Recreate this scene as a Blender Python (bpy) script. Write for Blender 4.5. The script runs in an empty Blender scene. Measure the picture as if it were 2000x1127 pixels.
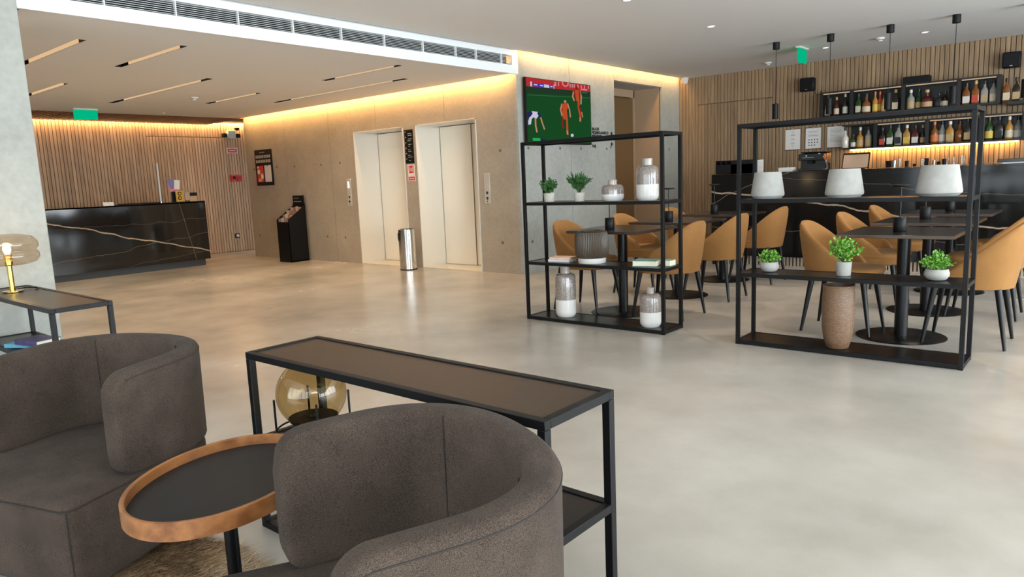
import bpy, bmesh, math, random
from mathutils import Vector, Matrix
random.seed(7)
S = bpy.context.scene
COL = S.collection
PI = math.pi

# ------------------------------------------------------------------ camera
FPX = 1395.7; CAMH = 1.2
_y, _p, _r = (math.radians(a) for a in (-40.32, 8.684, -2.375))
FW = Vector((math.cos(_p)*math.sin(_y), math.cos(_p)*math.cos(_y), -math.sin(_p)))
_rt = Vector((math.cos(_y), -math.sin(_y), 0)); _up = _rt.cross(FW)
RT = math.cos(_r)*_rt + math.sin(_r)*_up
UP = -math.sin(_r)*_rt + math.cos(_r)*_up
EYE = Vector((0, 0, CAMH))
cd = bpy.data.cameras.new('camera'); cam = bpy.data.objects.new('camera', cd); COL.objects.link(cam)
cd.sensor_width = 36; cd.lens = FPX/2000*36; cd.clip_start = .05; cd.clip_end = 200
M = Matrix((( RT.x, UP.x, -FW.x, EYE.x), (RT.y, UP.y, -FW.y, EYE.y), (RT.z, UP.z, -FW.z, EYE.z), (0, 0, 0, 1)))
cam.matrix_world = M
S.camera = cam

# ------------------------------------------------------------------ light
S.view_settings.view_transform = 'Standard'; S.view_settings.look = 'None'
S.view_settings.exposure = 0.3; S.view_settings.gamma = 1; S.view_settings.use_curve_mapping = False
W = bpy.data.worlds.new('sky'); S.world = W; W.use_nodes = True
W.node_tree.nodes['Background'].inputs[0].default_value = (.78, .89, 1, 1)
W.node_tree.nodes['Background'].inputs[1].default_value = 1.6

def area(name, loc, rot, sx, sy, power, color, spread=PI):
    l = bpy.data.lights.new(name, 'AREA'); l.shape = 'RECTANGLE'; l.size = sx; l.size_y = sy
    l.energy = power; l.color = color; l.spread = spread
    o = bpy.data.objects.new(name, l); COL.objects.link(o); o.location = loc; o.rotation_euler = rot
    return o
def spot(name, loc, power, color, ang=80, blend=.5, rad=.04, tgt=None):
    l = bpy.data.lights.new(name, 'SPOT'); l.energy = power; l.color = color; l.spot_size = math.radians(ang)
    l.spot_blend = blend; l.shadow_soft_size = rad
    o = bpy.data.objects.new(name, l); COL.objects.link(o); o.location = loc
    if tgt: o.rotation_euler = (Vector(tgt)-Vector(loc)).to_track_quat('-Z', 'Y').to_euler()
    return o
DAY = (.90, .95, 1.0); WARM = (1.0, .70, .38); SOFT = (1.0, .82, .62)
# daylight behind the window wall (x = 4) and the one behind the camera (y = -3)
area('daylight_window_right', (4.25, 3.2, 1.38), (0, math.radians(90), 0), 2.6, 12.0, 960, DAY)
area('daylight_window_rear', (-.5, -3.25, 1.38), (math.radians(90), 0, 0), 7.0, 2.6, 190, DAY)

# ------------------------------------------------------------------ pixel helpers
def ray(x, y): return FW + RT*((x-1000)/FPX) - UP*((y-563.5)/FPX)
def on(x, y, ax, v):
    d = ray(x, y); return EYE + d*((v-EYE[ax])/d[ax])

# ------------------------------------------------------------------ mesh helpers
class MB:
    def __init__(s): s.v = []; s.f = []; s.m = []; s.cur = 0
    def add(s, vs, fs):
        o = len(s.v); s.v += [tuple(v) for v in vs]
        for f in fs: s.f.append([i+o for i in f]); s.m.append(s.cur)
        return s
    def box(s, x0, x1, y0, y1, z0, z1, b=0):
        if b <= 0:
            return s.add([(x0,y0,z0),(x1,y0,z0),(x1,y1,z0),(x0,y1,z0),(x0,y0,z1),(x1,y0,z1),(x1,y1,z1),(x0,y1,z1)],
                [(0,3,2,1),(4,5,6,7),(0,1,5,4),(1,2,6,5),(2,3,7,6),(3,0,4,7)])
        b = min(b, (x1-x0)*.49, (y1-y0)*.49, (z1-z0)*.49)
        vs = []; idx = {}
        for cx in (0, 1):
            for cy in (0, 1):
                for cz in (0, 1):
                    X = (x0, x1)[cx]; Y = (y0, y1)[cy]; Z = (z0, z1)[cz]
                    ix = X + (b, -b)[cx]; iy = Y + (b, -b)[cy]; iz = Z + (b, -b)[cz]
                    for a, p in enumerate(((X, iy, iz), (ix, Y, iz), (ix, iy, Z))):
                        idx[cx, cy, cz, a] = len(vs); vs.append(p)
        I = lambda c, a: idx[c[0], c[1], c[2], a]
        fs = []
        for a in range(3):
            u, w = [k for k in range(3) if k != a]
            for sgn in (0, 1):
                q = []
                for (cu, cw) in ((0,0),(1,0),(1,1),(0,1)):
                    c = [0, 0, 0]; c[a] = sgn; c[u] = cu; c[w] = cw; q.append(I(c, a))
                fs.append(q)
        for a in range(3):      # edges along axis a
            u, w = [k for k in range(3) if k != a]
            for cu in (0, 1):
                for cw in (0, 1):
                    c0 = [0,0,0]; c1 = [0,0,0]; c0[a] = 0; c1[a] = 1
                    for c in (c0, c1): c[u] = cu; c[w] = cw
                    fs.append([I(c0, u), I(c1, u), I(c1, w), I(c0, w)])
        for cx in (0, 1):
            for cy in (0, 1):
                for cz in (0, 1): fs.append([I((cx,cy,cz), k) for k in range(3)])
        return s.add(vs, fs)
    def prism(s, poly, axis, a0, a1):
        # poly in the two other axes (cyclic order kept), extruded along axis
        def P(p, a):
            return (a, p[0], p[1]) if axis == 0 else (p[0], a, p[1]) if axis == 1 else (p[0], p[1], a)
        n = len(poly)
        vs = [P(p, a0) for p in poly] + [P(p, a1) for p in poly]
        fs = [list(range(n))[::-1], list(range(n, 2*n))] + [(i, (i+1) % n, n+(i+1) % n, n+i) for i in range(n)]
        return s.add(vs, fs)
    def lathe(s, prof, seg=24, c=(0, 0, 0), sx=1, sy=1, rot=0):
        vs = []; fs = []; n = len(prof)
        for (r, z) in prof:
            for k in range(seg):
                a = 2*PI*k/seg; x = r*math.cos(a)*sx; y = r*math.sin(a)*sy
                vs.append((c[0]+x*math.cos(rot)-y*math.sin(rot), c[1]+x*math.sin(rot)+y*math.cos(rot), c[2]+z))
        for i in range(n-1):
            for k in range(seg):
                k2 = (k+1) % seg; fs.append((i*seg+k, i*seg+k2, (i+1)*seg+k2, (i+1)*seg+k))
        if prof[0][0] > 1e-6: fs.append(list(range(seg))[::-1])
        if prof[-1][0] > 1e-6: fs.append(list(range((n-1)*seg, n*seg)))
        return s.add(vs, fs)
    def cone(s, p0, p1, r0, r1, seg=12):
        p0 = Vector(p0); p1 = Vector(p1); d = (p1-p0).normalized()
        u = d.orthogonal().normalized(); w = d.cross(u)
        vs = [p+(u*math.cos(2*PI*k/seg)+w*math.sin(2*PI*k/seg))*r for p, r in ((p0, r0), (p1, r1)) for k in range(seg)]
        fs = [(k, (k+1) % seg, seg+(k+1) % seg, seg+k) for k in range(seg)] + [list(range(seg))[::-1], list(range(seg, 2*seg))]
        return s.add(vs, fs)
    def tube(s, pts, r, seg=8):
        pts = [Vector(p) for p in pts]; vs = []; fs = []; n = len(pts); u = None
        for i, p in enumerate(pts):
            d = (pts[min(i+1, n-1)]-pts[max(i-1, 0)]).normalized()
            u = d.orthogonal().normalized() if u is None else (u-d*u.dot(d)).normalized()
            w = d.cross(u)
            for k in range(seg): vs.append(p+(u*math.cos(2*PI*k/seg)+w*math.sin(2*PI*k/seg))*r)
        for i in range(n-1):
            for k in range(seg):
                k2 = (k+1) % seg; fs.append((i*seg+k, i*seg+k2, (i+1)*seg+k2, (i+1)*seg+k))
        fs += [list(range(seg))[::-1], list(range((n-1)*seg, n*seg))]
        return s.add(vs, fs)
    def loft(s, rings, cap=True):
        n = len(rings[0]); vs = [p for r in rings for p in r]; fs = []
        for i in range(len(rings)-1):
            for k in range(n):
                k2 = (k+1) % n; fs.append((i*n+k, i*n+k2, (i+1)*n+k2, (i+1)*n+k))
        if cap: fs += [list(range(n))[::-1], list(range((len(rings)-1)*n, len(rings)*n))]
        return s.add(vs, fs)
    def quad(s, a, b, c, d): return s.add([a, b, c, d], [(0, 1, 2, 3)])
    def mesh(s, name, smooth=40):
        me = bpy.data.meshes.new(name); me.from_pydata(s.v, [], s.f)
        me.polygons.foreach_set('material_index', s.m)
        bm = bmesh.new(); bm.from_mesh(me); bmesh.ops.recalc_face_normals(bm, faces=bm.faces); bm.to_mesh(me); bm.free()
        if smooth:
            me.polygons.foreach_set('use_smooth', [True]*len(me.polygons))
            me.set_sharp_from_angle(angle=math.radians(smooth))
        me.update(); return me

def obj(name, mb, mat, parent=None, loc=None, rz=0, smooth=40):
    me = mb.mesh(name, smooth) if isinstance(mb, MB) else mb
    if not me.materials:
        for m in (mat if isinstance(mat, (list, tuple)) else [mat]): me.materials.append(m)
    o = bpy.data.objects.new(name, me); COL.objects.link(o)
    if parent: o.parent = parent
    if loc is not None: o.location = loc
    if rz: o.rotation_euler = (0, 0, rz)
    return o
def tag(o, label, cat, group=None):
    o['label'] = label; o['category'] = cat
    if group: o['group'] = group
    return o
def thing(name, label, cat, loc=(0, 0, 0), rz=0, group=None):
    o = bpy.data.objects.new(name, None); COL.objects.link(o); o.location = loc; o.rotation_euler = (0, 0, rz)
    o.empty_display_size = .05
    return tag(o, label, cat, group)
def struct(name, mb, mat, parent=None, **k):
    o = obj(name, mb, mat, parent, **k)
    if not parent: o['kind'] = 'structure'
    return o
def structE(name, loc=(0, 0, 0)):
    o = bpy.data.objects.new(name, None); COL.objects.link(o); o.location = loc; o['kind'] = 'structure'; return o
def dup(root, loc, rz, label, group=None):
    r = root.copy(); COL.objects.link(r); r.location = loc; r.rotation_euler = (0, 0, rz); r['label'] = label
    if group: r['group'] = group
    for ch in list(root.children):
        c = ch.copy(); COL.objects.link(c); c.parent = r
        for g in list(ch.children):
            d = g.copy(); COL.objects.link(d); d.parent = c
    return r
def text_mesh(txt, size, mat, name='lettering', align='LEFT'):
    cu = bpy.data.curves.new(name, 'FONT'); cu.body = txt; cu.size = size; cu.align_x = align; cu.extrude = .0006; cu.offset = .0035
    t = bpy.data.objects.new(name, cu); COL.objects.link(t)
    me = bpy.data.meshes.new_from_object(t.evaluated_get(bpy.context.evaluated_depsgraph_get()))
    bpy.data.objects.remove(t); bpy.data.curves.remove(cu)
    me.materials.clear(); me.materials.append(mat); return me

# ------------------------------------------------------------------ materials
def newmat(name):
    m = bpy.data.materials.new(name); m.use_nodes = True
    return m, m.node_tree, m.node_tree.nodes['Principled BSDF']
def node(nt, t, **k):
    n = nt.nodes.new(t)
    for a, v in k.items(): setattr(n, a, v)
    return n
def plain(name, col, rough=.5, metal=0, spec=.5, em=None, ems=0, coat=0, bump=0, bscale=200, var=0, vscale=5, trans=0, ior=1.45, sheen=0):
    m, nt, b = newmat(name)
    b.inputs['Base Color'].default_value = (*col, 1); b.inputs['Roughness'].default_value = rough
    b.inputs['Metallic'].default_value = metal; b.inputs['Specular IOR Level'].default_value = spec
    b.inputs['Coat Weight'].default_value = coat; b.inputs['Transmission Weight'].default_value = trans; b.inputs['IOR'].default_value = ior
    b.inputs['Sheen Weight'].default_value = sheen
    if em: b.inputs['Emission Color'].default_value = (*em, 1); b.inputs['Emission Strength'].default_value = ems
    tc = node(nt, 'ShaderNodeTexCoord')
    if var:
        n = node(nt, 'ShaderNodeTexNoise'); n.inputs['Scale'].default_value = vscale; n.inputs['Detail'].default_value = 6
        nt.links.new(tc.outputs['Object'], n.inputs['Vector'])
        r = node(nt, 'ShaderNodeValToRGB')
        r.color_ramp.elements[0].position = .3; r.color_ramp.elements[1].position = .7
        r.color_ramp.elements[0].color = (*[max(0, c*(1-var)) for c in col], 1)
        r.color_ramp.elements[1].color = (*[min(1, c*(1+var)) for c in col], 1)
        nt.links.new(n.outputs['Fac'], r.inputs[0]); nt.links.new(r.outputs[0], b.inputs['Base Color'])
    if bump:
        n = node(nt, 'ShaderNodeTexNoise'); n.inputs['Scale'].default_value = bscale; n.inputs['Detail'].default_value = 3
        nt.links.new(tc.outputs['Object'], n.inputs['Vector'])
        bp = node(nt, 'ShaderNodeBump'); bp.inputs['Strength'].default_value = bump; bp.inputs['Distance'].default_value = .004
        nt.links.new(n.outputs['Fac'], bp.inputs['Height']); nt.links.new(bp.outputs[0], b.inputs['Normal'])
    return m
def concrete(name, col, var=.12):
    m, nt, b = newmat(name); tc = node(nt, 'ShaderNodeTexCoord')
    n1 = node(nt, 'ShaderNodeTexNoise'); n1.inputs['Scale'].default_value = 1.3; n1.inputs['Detail'].default_value = 8; n1.inputs['Roughness'].default_value = .65
    n2 = node(nt, 'ShaderNodeTexNoise'); n2.inputs['Scale'].default_value = 22; n2.inputs['Detail'].default_value = 8
    mx = node(nt, 'ShaderNodeMath', operation='ADD'); ml = node(nt, 'ShaderNodeMath', operation='MULTIPLY'); ml.inputs[1].default_value = .45
    nt.links.new(tc.outputs['Object'], n1.inputs['Vector']); nt.links.new(tc.outputs['Object'], n2.inputs['Vector'])
    nt.links.new(n2.outputs['Fac'], ml.inputs[0]); nt.links.new(n1.outputs['Fac'], mx.inputs[0]); nt.links.new(ml.outputs[0], mx.inputs[1])
    r = node(nt, 'ShaderNodeValToRGB'); r.color_ramp.elements[0].position = .5; r.color_ramp.elements[1].position = .95
    r.color_ramp.elements[0].color = (*[c*(1-var) for c in col], 1); r.color_ramp.elements[1].color = (*[c*(1+var) for c in col], 1)
    nt.links.new(mx.outputs[0], r.inputs[0]); nt.links.new(r.outputs[0], b.inputs['Base Color'])
    b.inputs['Roughness'].default_value = .7; b.inputs['Specular IOR Level'].default_value = .3
    bp = node(nt, 'ShaderNodeBump'); bp.inputs['Strength'].default_value = .12; bp.inputs['Distance'].default_value = .01
    nt.links.new(n2.outputs['Fac'], bp.inputs['Height']); nt.links.new(bp.outputs[0], b.inputs['Normal'])
    return m
def wood(name, c0, c1, rough=.5, axis='Z', scale=1.0):
    m, nt, b = newmat(name); tc = node(nt, 'ShaderNodeTexCoord'); oi = node(nt, 'ShaderNodeObjectInfo')
    mp = node(nt, 'ShaderNodeMapping'); st = [45*scale]*3; st['XYZ'.index(axis)] = 2.2*scale; mp.inputs['Scale'].default_value = st
    ad = node(nt, 'ShaderNodeVectorMath', operation='ADD'); cb = node(nt, 'ShaderNodeCombineXYZ')
    ml = node(nt, 'ShaderNodeMath', operation='MULTIPLY'); ml.inputs[1].default_value = 31
    nt.links.new(oi.outputs['Random'], ml.inputs[0])
    for k in range(3): nt.links.new(ml.outputs[0], cb.inputs[k])
    nt.links.new(tc.outputs['Object'], ad.inputs[0]); nt.links.new(cb.outputs[0], ad.inputs[1]); nt.links.new(ad.outputs[0], mp.inputs[0])
    n = node(nt, 'ShaderNodeTexNoise'); n.inputs['Scale'].default_value = 1; n.inputs['Detail'].default_value = 5; nt.links.new(mp.outputs[0], n.inputs['Vector'])
    r = node(nt, 'ShaderNodeValToRGB'); r.color_ramp.elements[0].position = .3; r.color_ramp.elements[1].position = .72
    r.color_ramp.elements[0].color = (*c0, 1); r.color_ramp.elements[1].color = (*c1, 1)
    nt.links.new(n.outputs['Fac'], r.inputs[0])
    hv = node(nt, 'ShaderNodeHueSaturation'); m2 = node(nt, 'ShaderNodeMapRange'); m2.inputs[3].default_value = .88; m2.inputs[4].default_value = 1.12
    nt.links.new(oi.outputs['Random'], m2.inputs[0]); nt.links.new(m2.outputs[0], hv.inputs['Value']); nt.links.new(r.outputs[0], hv.inputs['Color'])
    nt.links.new(hv.outputs[0], b.inputs['Base Color']); b.inputs['Roughness'].default_value = rough
    return m
def marble(name, veins, axis, rough=.07, spec=.5):
    # veins: (z0, slope along axis, half width, brightness); axis 0 = x, 1 = y ; object coordinates
    m, nt, b = newmat(name); tc = node(nt, 'ShaderNodeTexCoord'); sp = node(nt, 'ShaderNodeSeparateXYZ')
    nt.links.new(tc.outputs['Object'], sp.inputs[0])
    nz = node(nt, 'ShaderNodeTexNoise'); nz.inputs['Scale'].default_value = 2.2; nz.inputs['Detail'].default_value = 5
    nt.links.new(tc.outputs['Object'], nz.inputs['Vector'])
    acc = None
    for (z0, sl, hw, br) in veins:
        a = node(nt, 'ShaderNodeMath', operation='MULTIPLY_ADD'); a.inputs[1].default_value = -sl; a.inputs[2].default_value = -z0
        nt.links.new(sp.outputs[axis], a.inputs[0])
        c = node(nt, 'ShaderNodeMath', operation='ADD'); nt.links.new(a.outputs[0], c.inputs[0]); nt.links.new(sp.outputs[2], c.inputs[1])
        d = node(nt, 'ShaderNodeMath', operation='MULTIPLY_ADD'); d.inputs[1].default_value = .16; nt.links.new(nz.outputs['Fac'], d.inputs[0]); nt.links.new(c.outputs[0], d.inputs[2])
        e = node(nt, 'ShaderNodeMath', operation='SUBTRACT'); nt.links.new(d.outputs[0], e.inputs[0]); e.inputs[1].default_value = .08
        f = node(nt, 'ShaderNodeMath', operation='ABSOLUTE'); nt.links.new(e.outputs[0], f.inputs[0])
        g = node(nt, 'ShaderNodeMapRange'); g.inputs[1].default_value = 0; g.inputs[2].default_value = hw; g.inputs[3].default_value = br; g.inputs[4].default_value = 0
        nt.links.new(f.outputs[0], g.inputs[0])
        if acc is None: acc = g.outputs[0]
        else:
            h = node(nt, 'ShaderNodeMath', operation='MAXIMUM'); nt.links.new(acc, h.inputs[0]); nt.links.new(g.outputs[0], h.inputs[1]); acc = h.outputs[0]
    mix = node(nt, 'ShaderNodeMix', data_type='RGBA'); mix.inputs[6].default_value = (.007, .0065, .006, 1); mix.inputs[7].default_value = (.55, .42, .30, 1)
    nt.links.new(acc, mix.inputs[0]); nt.links.new(mix.outputs[2], b.inputs['Base Color'])
    b.inputs['Roughness'].default_value = rough; b.inputs['Specular IOR Level'].default_value = spec
    return m
def floor_mat():
    m, nt, b = newmat('polished_microcement'); tc = node(nt, 'ShaderNodeTexCoord')
    n1 = node(nt, 'ShaderNodeTexNoise'); n1.inputs['Scale'].default_value = .9; n1.inputs['Detail'].default_value = 7; n1.inputs['Roughness'].default_value = .55
    n2 = node(nt, 'ShaderNodeTexNoise'); n2.inputs['Scale'].default_value = 260; n2.inputs['Detail'].default_value = 2
    nt.links.new(tc.outputs['Object'], n1.inputs['Vector']); nt.links.new(tc.outputs['Object'], n2.inputs['Vector'])
    r = node(nt, 'ShaderNodeValToRGB'); r.color_ramp.elements[0].position = .33; r.color_ramp.elements[1].position = .66
    r.color_ramp.elements[0].color = (.315, .285, .245, 1); r.color_ramp.elements[1].color = (.48, .443, .392, 1)
    nt.links.new(n1.outputs['Fac'], r.inputs[0])
    mx = node(nt, 'ShaderNodeMix', data_type='RGBA', blend_type='MULTIPLY'); mx.inputs[0].default_value = .25
    g = node(nt, 'ShaderNodeValToRGB'); g.color_ramp.elements[0].position = .3; g.color_ramp.elements[0].color = (.75, .75, .75, 1); g.color_ramp.elements[1].position = .6
    nt.links.new(n2.outputs['Fac'], g.inputs[0]); nt.links.new(r.outputs[0], mx.inputs[6]); nt.links.new(g.outputs[0], mx.inputs[7])
    nt.links.new(mx.outputs[2], b.inputs['Base Color'])
    rr = node(nt, 'ShaderNodeMapRange'); rr.inputs[3].default_value = .18; rr.inputs[4].default_value = .32
    nt.links.new(n1.outputs['Fac'], rr.inputs[0]); nt.links.new(rr.outputs[0], b.inputs['Roughness'])
    b.inputs['Specular IOR Level'].default_value = .45
    return m
def fabric(name, c0, c1, scale=700, bump=.25):
    m, nt, b = newmat(name); tc = node(nt, 'ShaderNodeTexCoord')
    n = node(nt, 'ShaderNodeTexNoise'); n.inputs['Scale'].default_value = scale; n.inputs['Detail'].default_value = 2
    n2 = node(nt, 'ShaderNodeTexNoise'); n2.inputs['Scale'].default_value = 7; n2.inputs['Detail'].default_value = 4
    for q in (n, n2): nt.links.new(tc.outputs['Object'], q.inputs['Vector'])
    ad = node(nt, 'ShaderNodeMath', operation='MULTIPLY_ADD'); ad.inputs[1].default_value = .3
    nt.links.new(n2.outputs['Fac'], ad.inputs[0]); nt.links.new(n.outputs['Fac'], ad.inputs[2])
    r = node(nt, 'ShaderNodeValToRGB'); r.color_ramp.elements[0].position = .48; r.color_ramp.elements[1].position = .82
    r.color_ramp.elements[0].color = (*c0, 1); r.color_ramp.elements[1].color = (*c1, 1)
    nt.links.new(ad.outputs[0], r.inputs[0]); nt.links.new(r.outputs[0], b.inputs['Base Color'])
    b.inputs['Roughness'].default_value = .9; b.inputs['Specular IOR Level'].default_value = .15; b.inputs['Sheen Weight'].default_value = .03
    bp = node(nt, 'ShaderNodeBump'); bp.inputs['Strength'].default_value = bump; bp.inputs['Distance'].default_value = .002
    nt.links.new(n.outputs['Fac'], bp.inputs['Height']); nt.links.new(bp.outputs[0], b.inputs['Normal'])
    return m
def glow(name, col, s):
    m, nt, b = newmat(name); nt.nodes.remove(b); e = node(nt, 'ShaderNodeEmission'); e.inputs[0].default_value = (*col, 1); e.inputs[1].default_value = s
    nt.links.new(e.outputs[0], nt.nodes['Material Output'].inputs[0]); return m
def thin_glass(name, tint, gloss=.12, rough=.02):
    m, nt, b = newmat(name); nt.nodes.remove(b)
    t = node(nt, 'ShaderNodeBsdfTransparent'); t.inputs[0].default_value = (*tint, 1)
    g = node(nt, 'ShaderNodeBsdfGlossy'); g.inputs['Roughness'].default_value = rough
    f = node(nt, 'ShaderNodeLayerWeight'); f.inputs[0].default_value = .5
    pw = node(nt, 'ShaderNodeMath', operation='POWER'); pw.inputs[1].default_value = 4; nt.links.new(f.outputs['Facing'], pw.inputs[0])
    a = node(nt, 'ShaderNodeMath', operation='MULTIPLY_ADD'); a.inputs[1].default_value = .45; a.inputs[2].default_value = .03+gloss*.2; nt.links.new(pw.outputs[0], a.inputs[0])
    x = node(nt, 'ShaderNodeMixShader'); nt.links.new(a.outputs[0], x.inputs[0]); nt.links.new(t.outputs[0], x.inputs[1]); nt.links.new(g.outputs[0], x.inputs[2])
    nt.links.new(x.outputs[0], nt.nodes['Material Output'].inputs[0]); return m

MT = {}
MT['floor'] = floor_mat()
MT['ceil'] = plain('matt_ceiling_paint', (.80, .785, .765), .9, spec=.1)
MT['white'] = plain('white_paint', (.80, .82, .82), .6)
MT['wallw'] = plain('off_white_wall', (.55, .53, .50), .9, spec=.1)
MT['conc'] = concrete('board_concrete_warm', (.38, .325, .255), .14)
MT['concl'] = concrete('board_concrete_pale', (.37, .375, .34), .17)
MT['hole'] = plain('tie_hole_shadow_gap', (.16, .14, .11), .95)
MT['joint'] = plain('joint_dark_grey', (.17, .155, .13), .95)
MT['oak'] = wood('oiled_oak_slat', (.36, .215, .115), (.56, .37, .22), .5)
MT['oakd'] = wood('smoked_oak_slat', (.22, .135, .07), (.36, .24, .135), .5)
MT['backing'] = plain('slat_backing_brown', (.17, .10, .055), .9)
MT['slatdark'] = plain('ceiling_void_dark', (.02, .012, .008), .9)
MT['cslat'] = wood('dark_ceiling_slat', (.12, .056, .028), (.22, .112, .062), .5, axis='X')
MT['kslat'] = wood('pale_oak_kick_slat', (.42, .34, .25), (.60, .52, .42), .5)
MT['black'] = plain('black_powder_coat', (.006, .006, .0065), .42, spec=.22, bump=.05, bscale=500)
MT['blackm'] = plain('matt_black_plastic', (.007, .007, .0075), .55, spec=.25)
MT['legblk'] = plain('black_lacquered_leg', (.005, .005, .0055), .30, spec=.3)
MT['tabtop'] = plain('black_laminate_top', (.010, .008, .007), .25, spec=.35)
MT['tabedge'] = plain('bronze_table_edge', (.09, .065, .05), .3, metal=.6)
MT['contop'] = plain('bronze_brown_panel', (.036, .021, .012), .36, spec=.4, var=.15, vscale=60)
MT['shpanel'] = plain('black_brown_shelf_panel', (.009, .006, .005), .28, spec=.35)
MT['steel'] = plain('brushed_stainless', (.62, .60, .56), .22, metal=1)
MT['chrome'] = plain('polished_steel', (.60, .59, .57), .12, metal=1)
MT['lift'] = plain('champagne_lift_steel', (.84, .77, .65), .36, metal=.35, spec=.5)
MT['liftw'] = plain('daylit_lift_surround', (.86, .85, .80), .28, metal=.35)  # whiter than the doors: daylight on the reveals put into the colour
MT['seal'] = plain('lift_seal_and_gap_shade', (.20, .17, .13), .6)  # for the seal and the dark strip standing in for gap shade
MT['satin'] = plain('satin_aluminium', (.62, .60, .57), .5, metal=.2)
MT['gold'] = plain('brushed_brass', (.75, .50, .13), .18, metal=1)
MT['loungef'] = fabric('taupe_grey_wool', (.014, .0093, .0066), (.084, .061, .046))
MT['seam'] = plain('dark_thread_seam', (.020, .0155, .0125), .9)
MT['mustard'] = fabric('mustard_velvet', (.22, .102, .031), (.32, .158, .053), scale=600, bump=.1)
MT['walnut'] = wood('walnut_tray_rim', (.15, .05, .014), (.36, .145, .045), .35, axis='X', scale=.6)
MT['slate'] = plain('dark_leather_tray', (.011, .0115, .012), .45, spec=.3, bump=.15, bscale=300)
MT['wport'] = plain('white_glaze', (.62, .60, .57), .22, coat=.3)
MT['matcer'] = plain('matt_white_stoneware', (.34, .33, .305), .75, var=.08, vscale=18, bump=.08, bscale=60)
MT['potlt'] = plain('pale_terrazzo_pot', (.52, .48, .42), .8, var=.12, vscale=40)
MT['leafd'] = plain('deep_green_leaf', (.045, .13, .035), .5, var=.5, vscale=25)
MT['leafl'] = plain('bright_green_leaf', (.13, .32, .035), .5, var=.5, vscale=25)
MT['stem'] = plain('green_stem', (.06, .13, .03), .6)
MT['paper'] = plain('paper_white', (.72, .69, .66), .8)
MT['cream'] = plain('cream_page_block', (.74, .68, .53), .85)
MT['red'] = plain('safety_red', (.62, .03, .02), .5)
MT['plast'] = plain('white_plastic', (.68, .66, .62), .5)
MT['dglass'] = plain('black_glass', (.006, .006, .007), .05)
MT['led'] = glow('warm_led_strip', (1.0, .55, .18), 66)
MT['ledtv'] = glow('soft_led_strip', (1.0, .58, .20), 30)
MT['ledbar'] = glow('bar_led_strip', (1.0, .52, .14), 48)
MT['ledrec'] = glow('reception_led_strip', (1.0, .58, .24), 55)
MT['slotled'] = glow('linear_slot_led', (1.0, .66, .36), .62)
MT['lens'] = glow('downlight_lens', (1.0, .86, .66), 2.5)
MT['bulb'] = glow('filament_bulb', (1.0, .72, .34), 30)
MT['exit'] = glow('green_exit_light', (.0, .42, .20), .9)
MT['exitw'] = glow('white_exit_symbol', (.55, 1, .85), 1.3)
MT['glasst'] = thin_glass('smoked_amber_glass', (.75, .665, .47))
MT['glassb'] = thin_glass('smoke_rose_glass', (.86, .77, .67))
MT['clear'] = thin_glass('clear_glass', (.93, .95, .95))
MT['pane'] = thin_glass('window_glass', (.96, .98, .98), 0)
MT['marble_d'] = marble('black_marble_desk', [(.77, -.266, .013, .9), (9.05, -5.0, .03, .22), (.74, .02, .004, .14), (.30, .12, .005, .22), (.05, .09, .004, .16)], 1)
MT['marble_b'] = marble('black_marble_bar', [(.577, -.144, .013, .8), (1.75, .36, .006, .3), (.35, -.06, .005, .25), (.9, -.12, .004, .2)], 0, .1, .3)
MT['plinth'] = plain('dark_grey_plinth', (.03, .034, .036), .5)

# ------------------------------------------------------------------ the setting
ZL, ZH = 2.46, 2.72                 # low and high ceilings
XT = -5.70                          # plane of the concrete wall with the television
YE = 6.96                           # plane of the lift wall
YB = 11.25                          # plane of the slatted bar wall
XR = -13.45                         # slatted reception wall
XW, YR = 4.0, -3.0                  # window wall on the right, rear wall

struct('floor', MB().box(XR-.2, XW+.1, YR-.1, YB+.2, -.1, 0), MT['floor'])
struct('wall_rear_reception', MB().box(XR-.2, -4.2, YR-.15, YR, 0, 2.9), MT['wallw'])
struct('wall_corridor_end', MB().box(XR-.2, -12.04, 9.4, 9.55, 0, 2.9), MT['wallw'])

# rear and right window walls: sills, mullions, panes
def window_wall(name, axis, pos, a0, a1, n, out):
    w = structE(name)
    def bx(u0, u1, z0, z1, d0, d1, nm, mat):
        m = MB().box(pos+d0, pos+d1, u0, u1, z0, z1) if axis == 0 else MB().box(u0, u1, pos+d0, pos+d1, z0, z1)
        return obj(nm, m, mat, w)
    lo, hi = sorted((0, .12*out))
    bx(a0, a1, 0, .08, lo, hi, 'window_sill', MT['plinth']); bx(a0, a1, 2.62, 2.9, lo, hi, 'window_head', MT['wallw'])
    st = (a1-a0)/n
    for i in range(n+1): bx(a0+st*i-.03, a0+st*i+.03, .08, 2.62, lo, hi, 'mullion', MT['black'])
    c0, c1 = sorted((.05*out, .06*out))
    for i in range(n): bx(a0+st*i+.03, a0+st*(i+1)-.03, .08, 2.62, c0, c1, 'pane', MT['pane'])
    return w
window_wall('window_1', 0, XW, YR, 9.2, 8, 1)
window_wall('window_2', 1, YR, -4.2, XW, 6, -1)
struct('wall_right_end', MB().box(XW, XW+.15, 9.2, YB, 0, 2.9), MT['wallw'])

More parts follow.
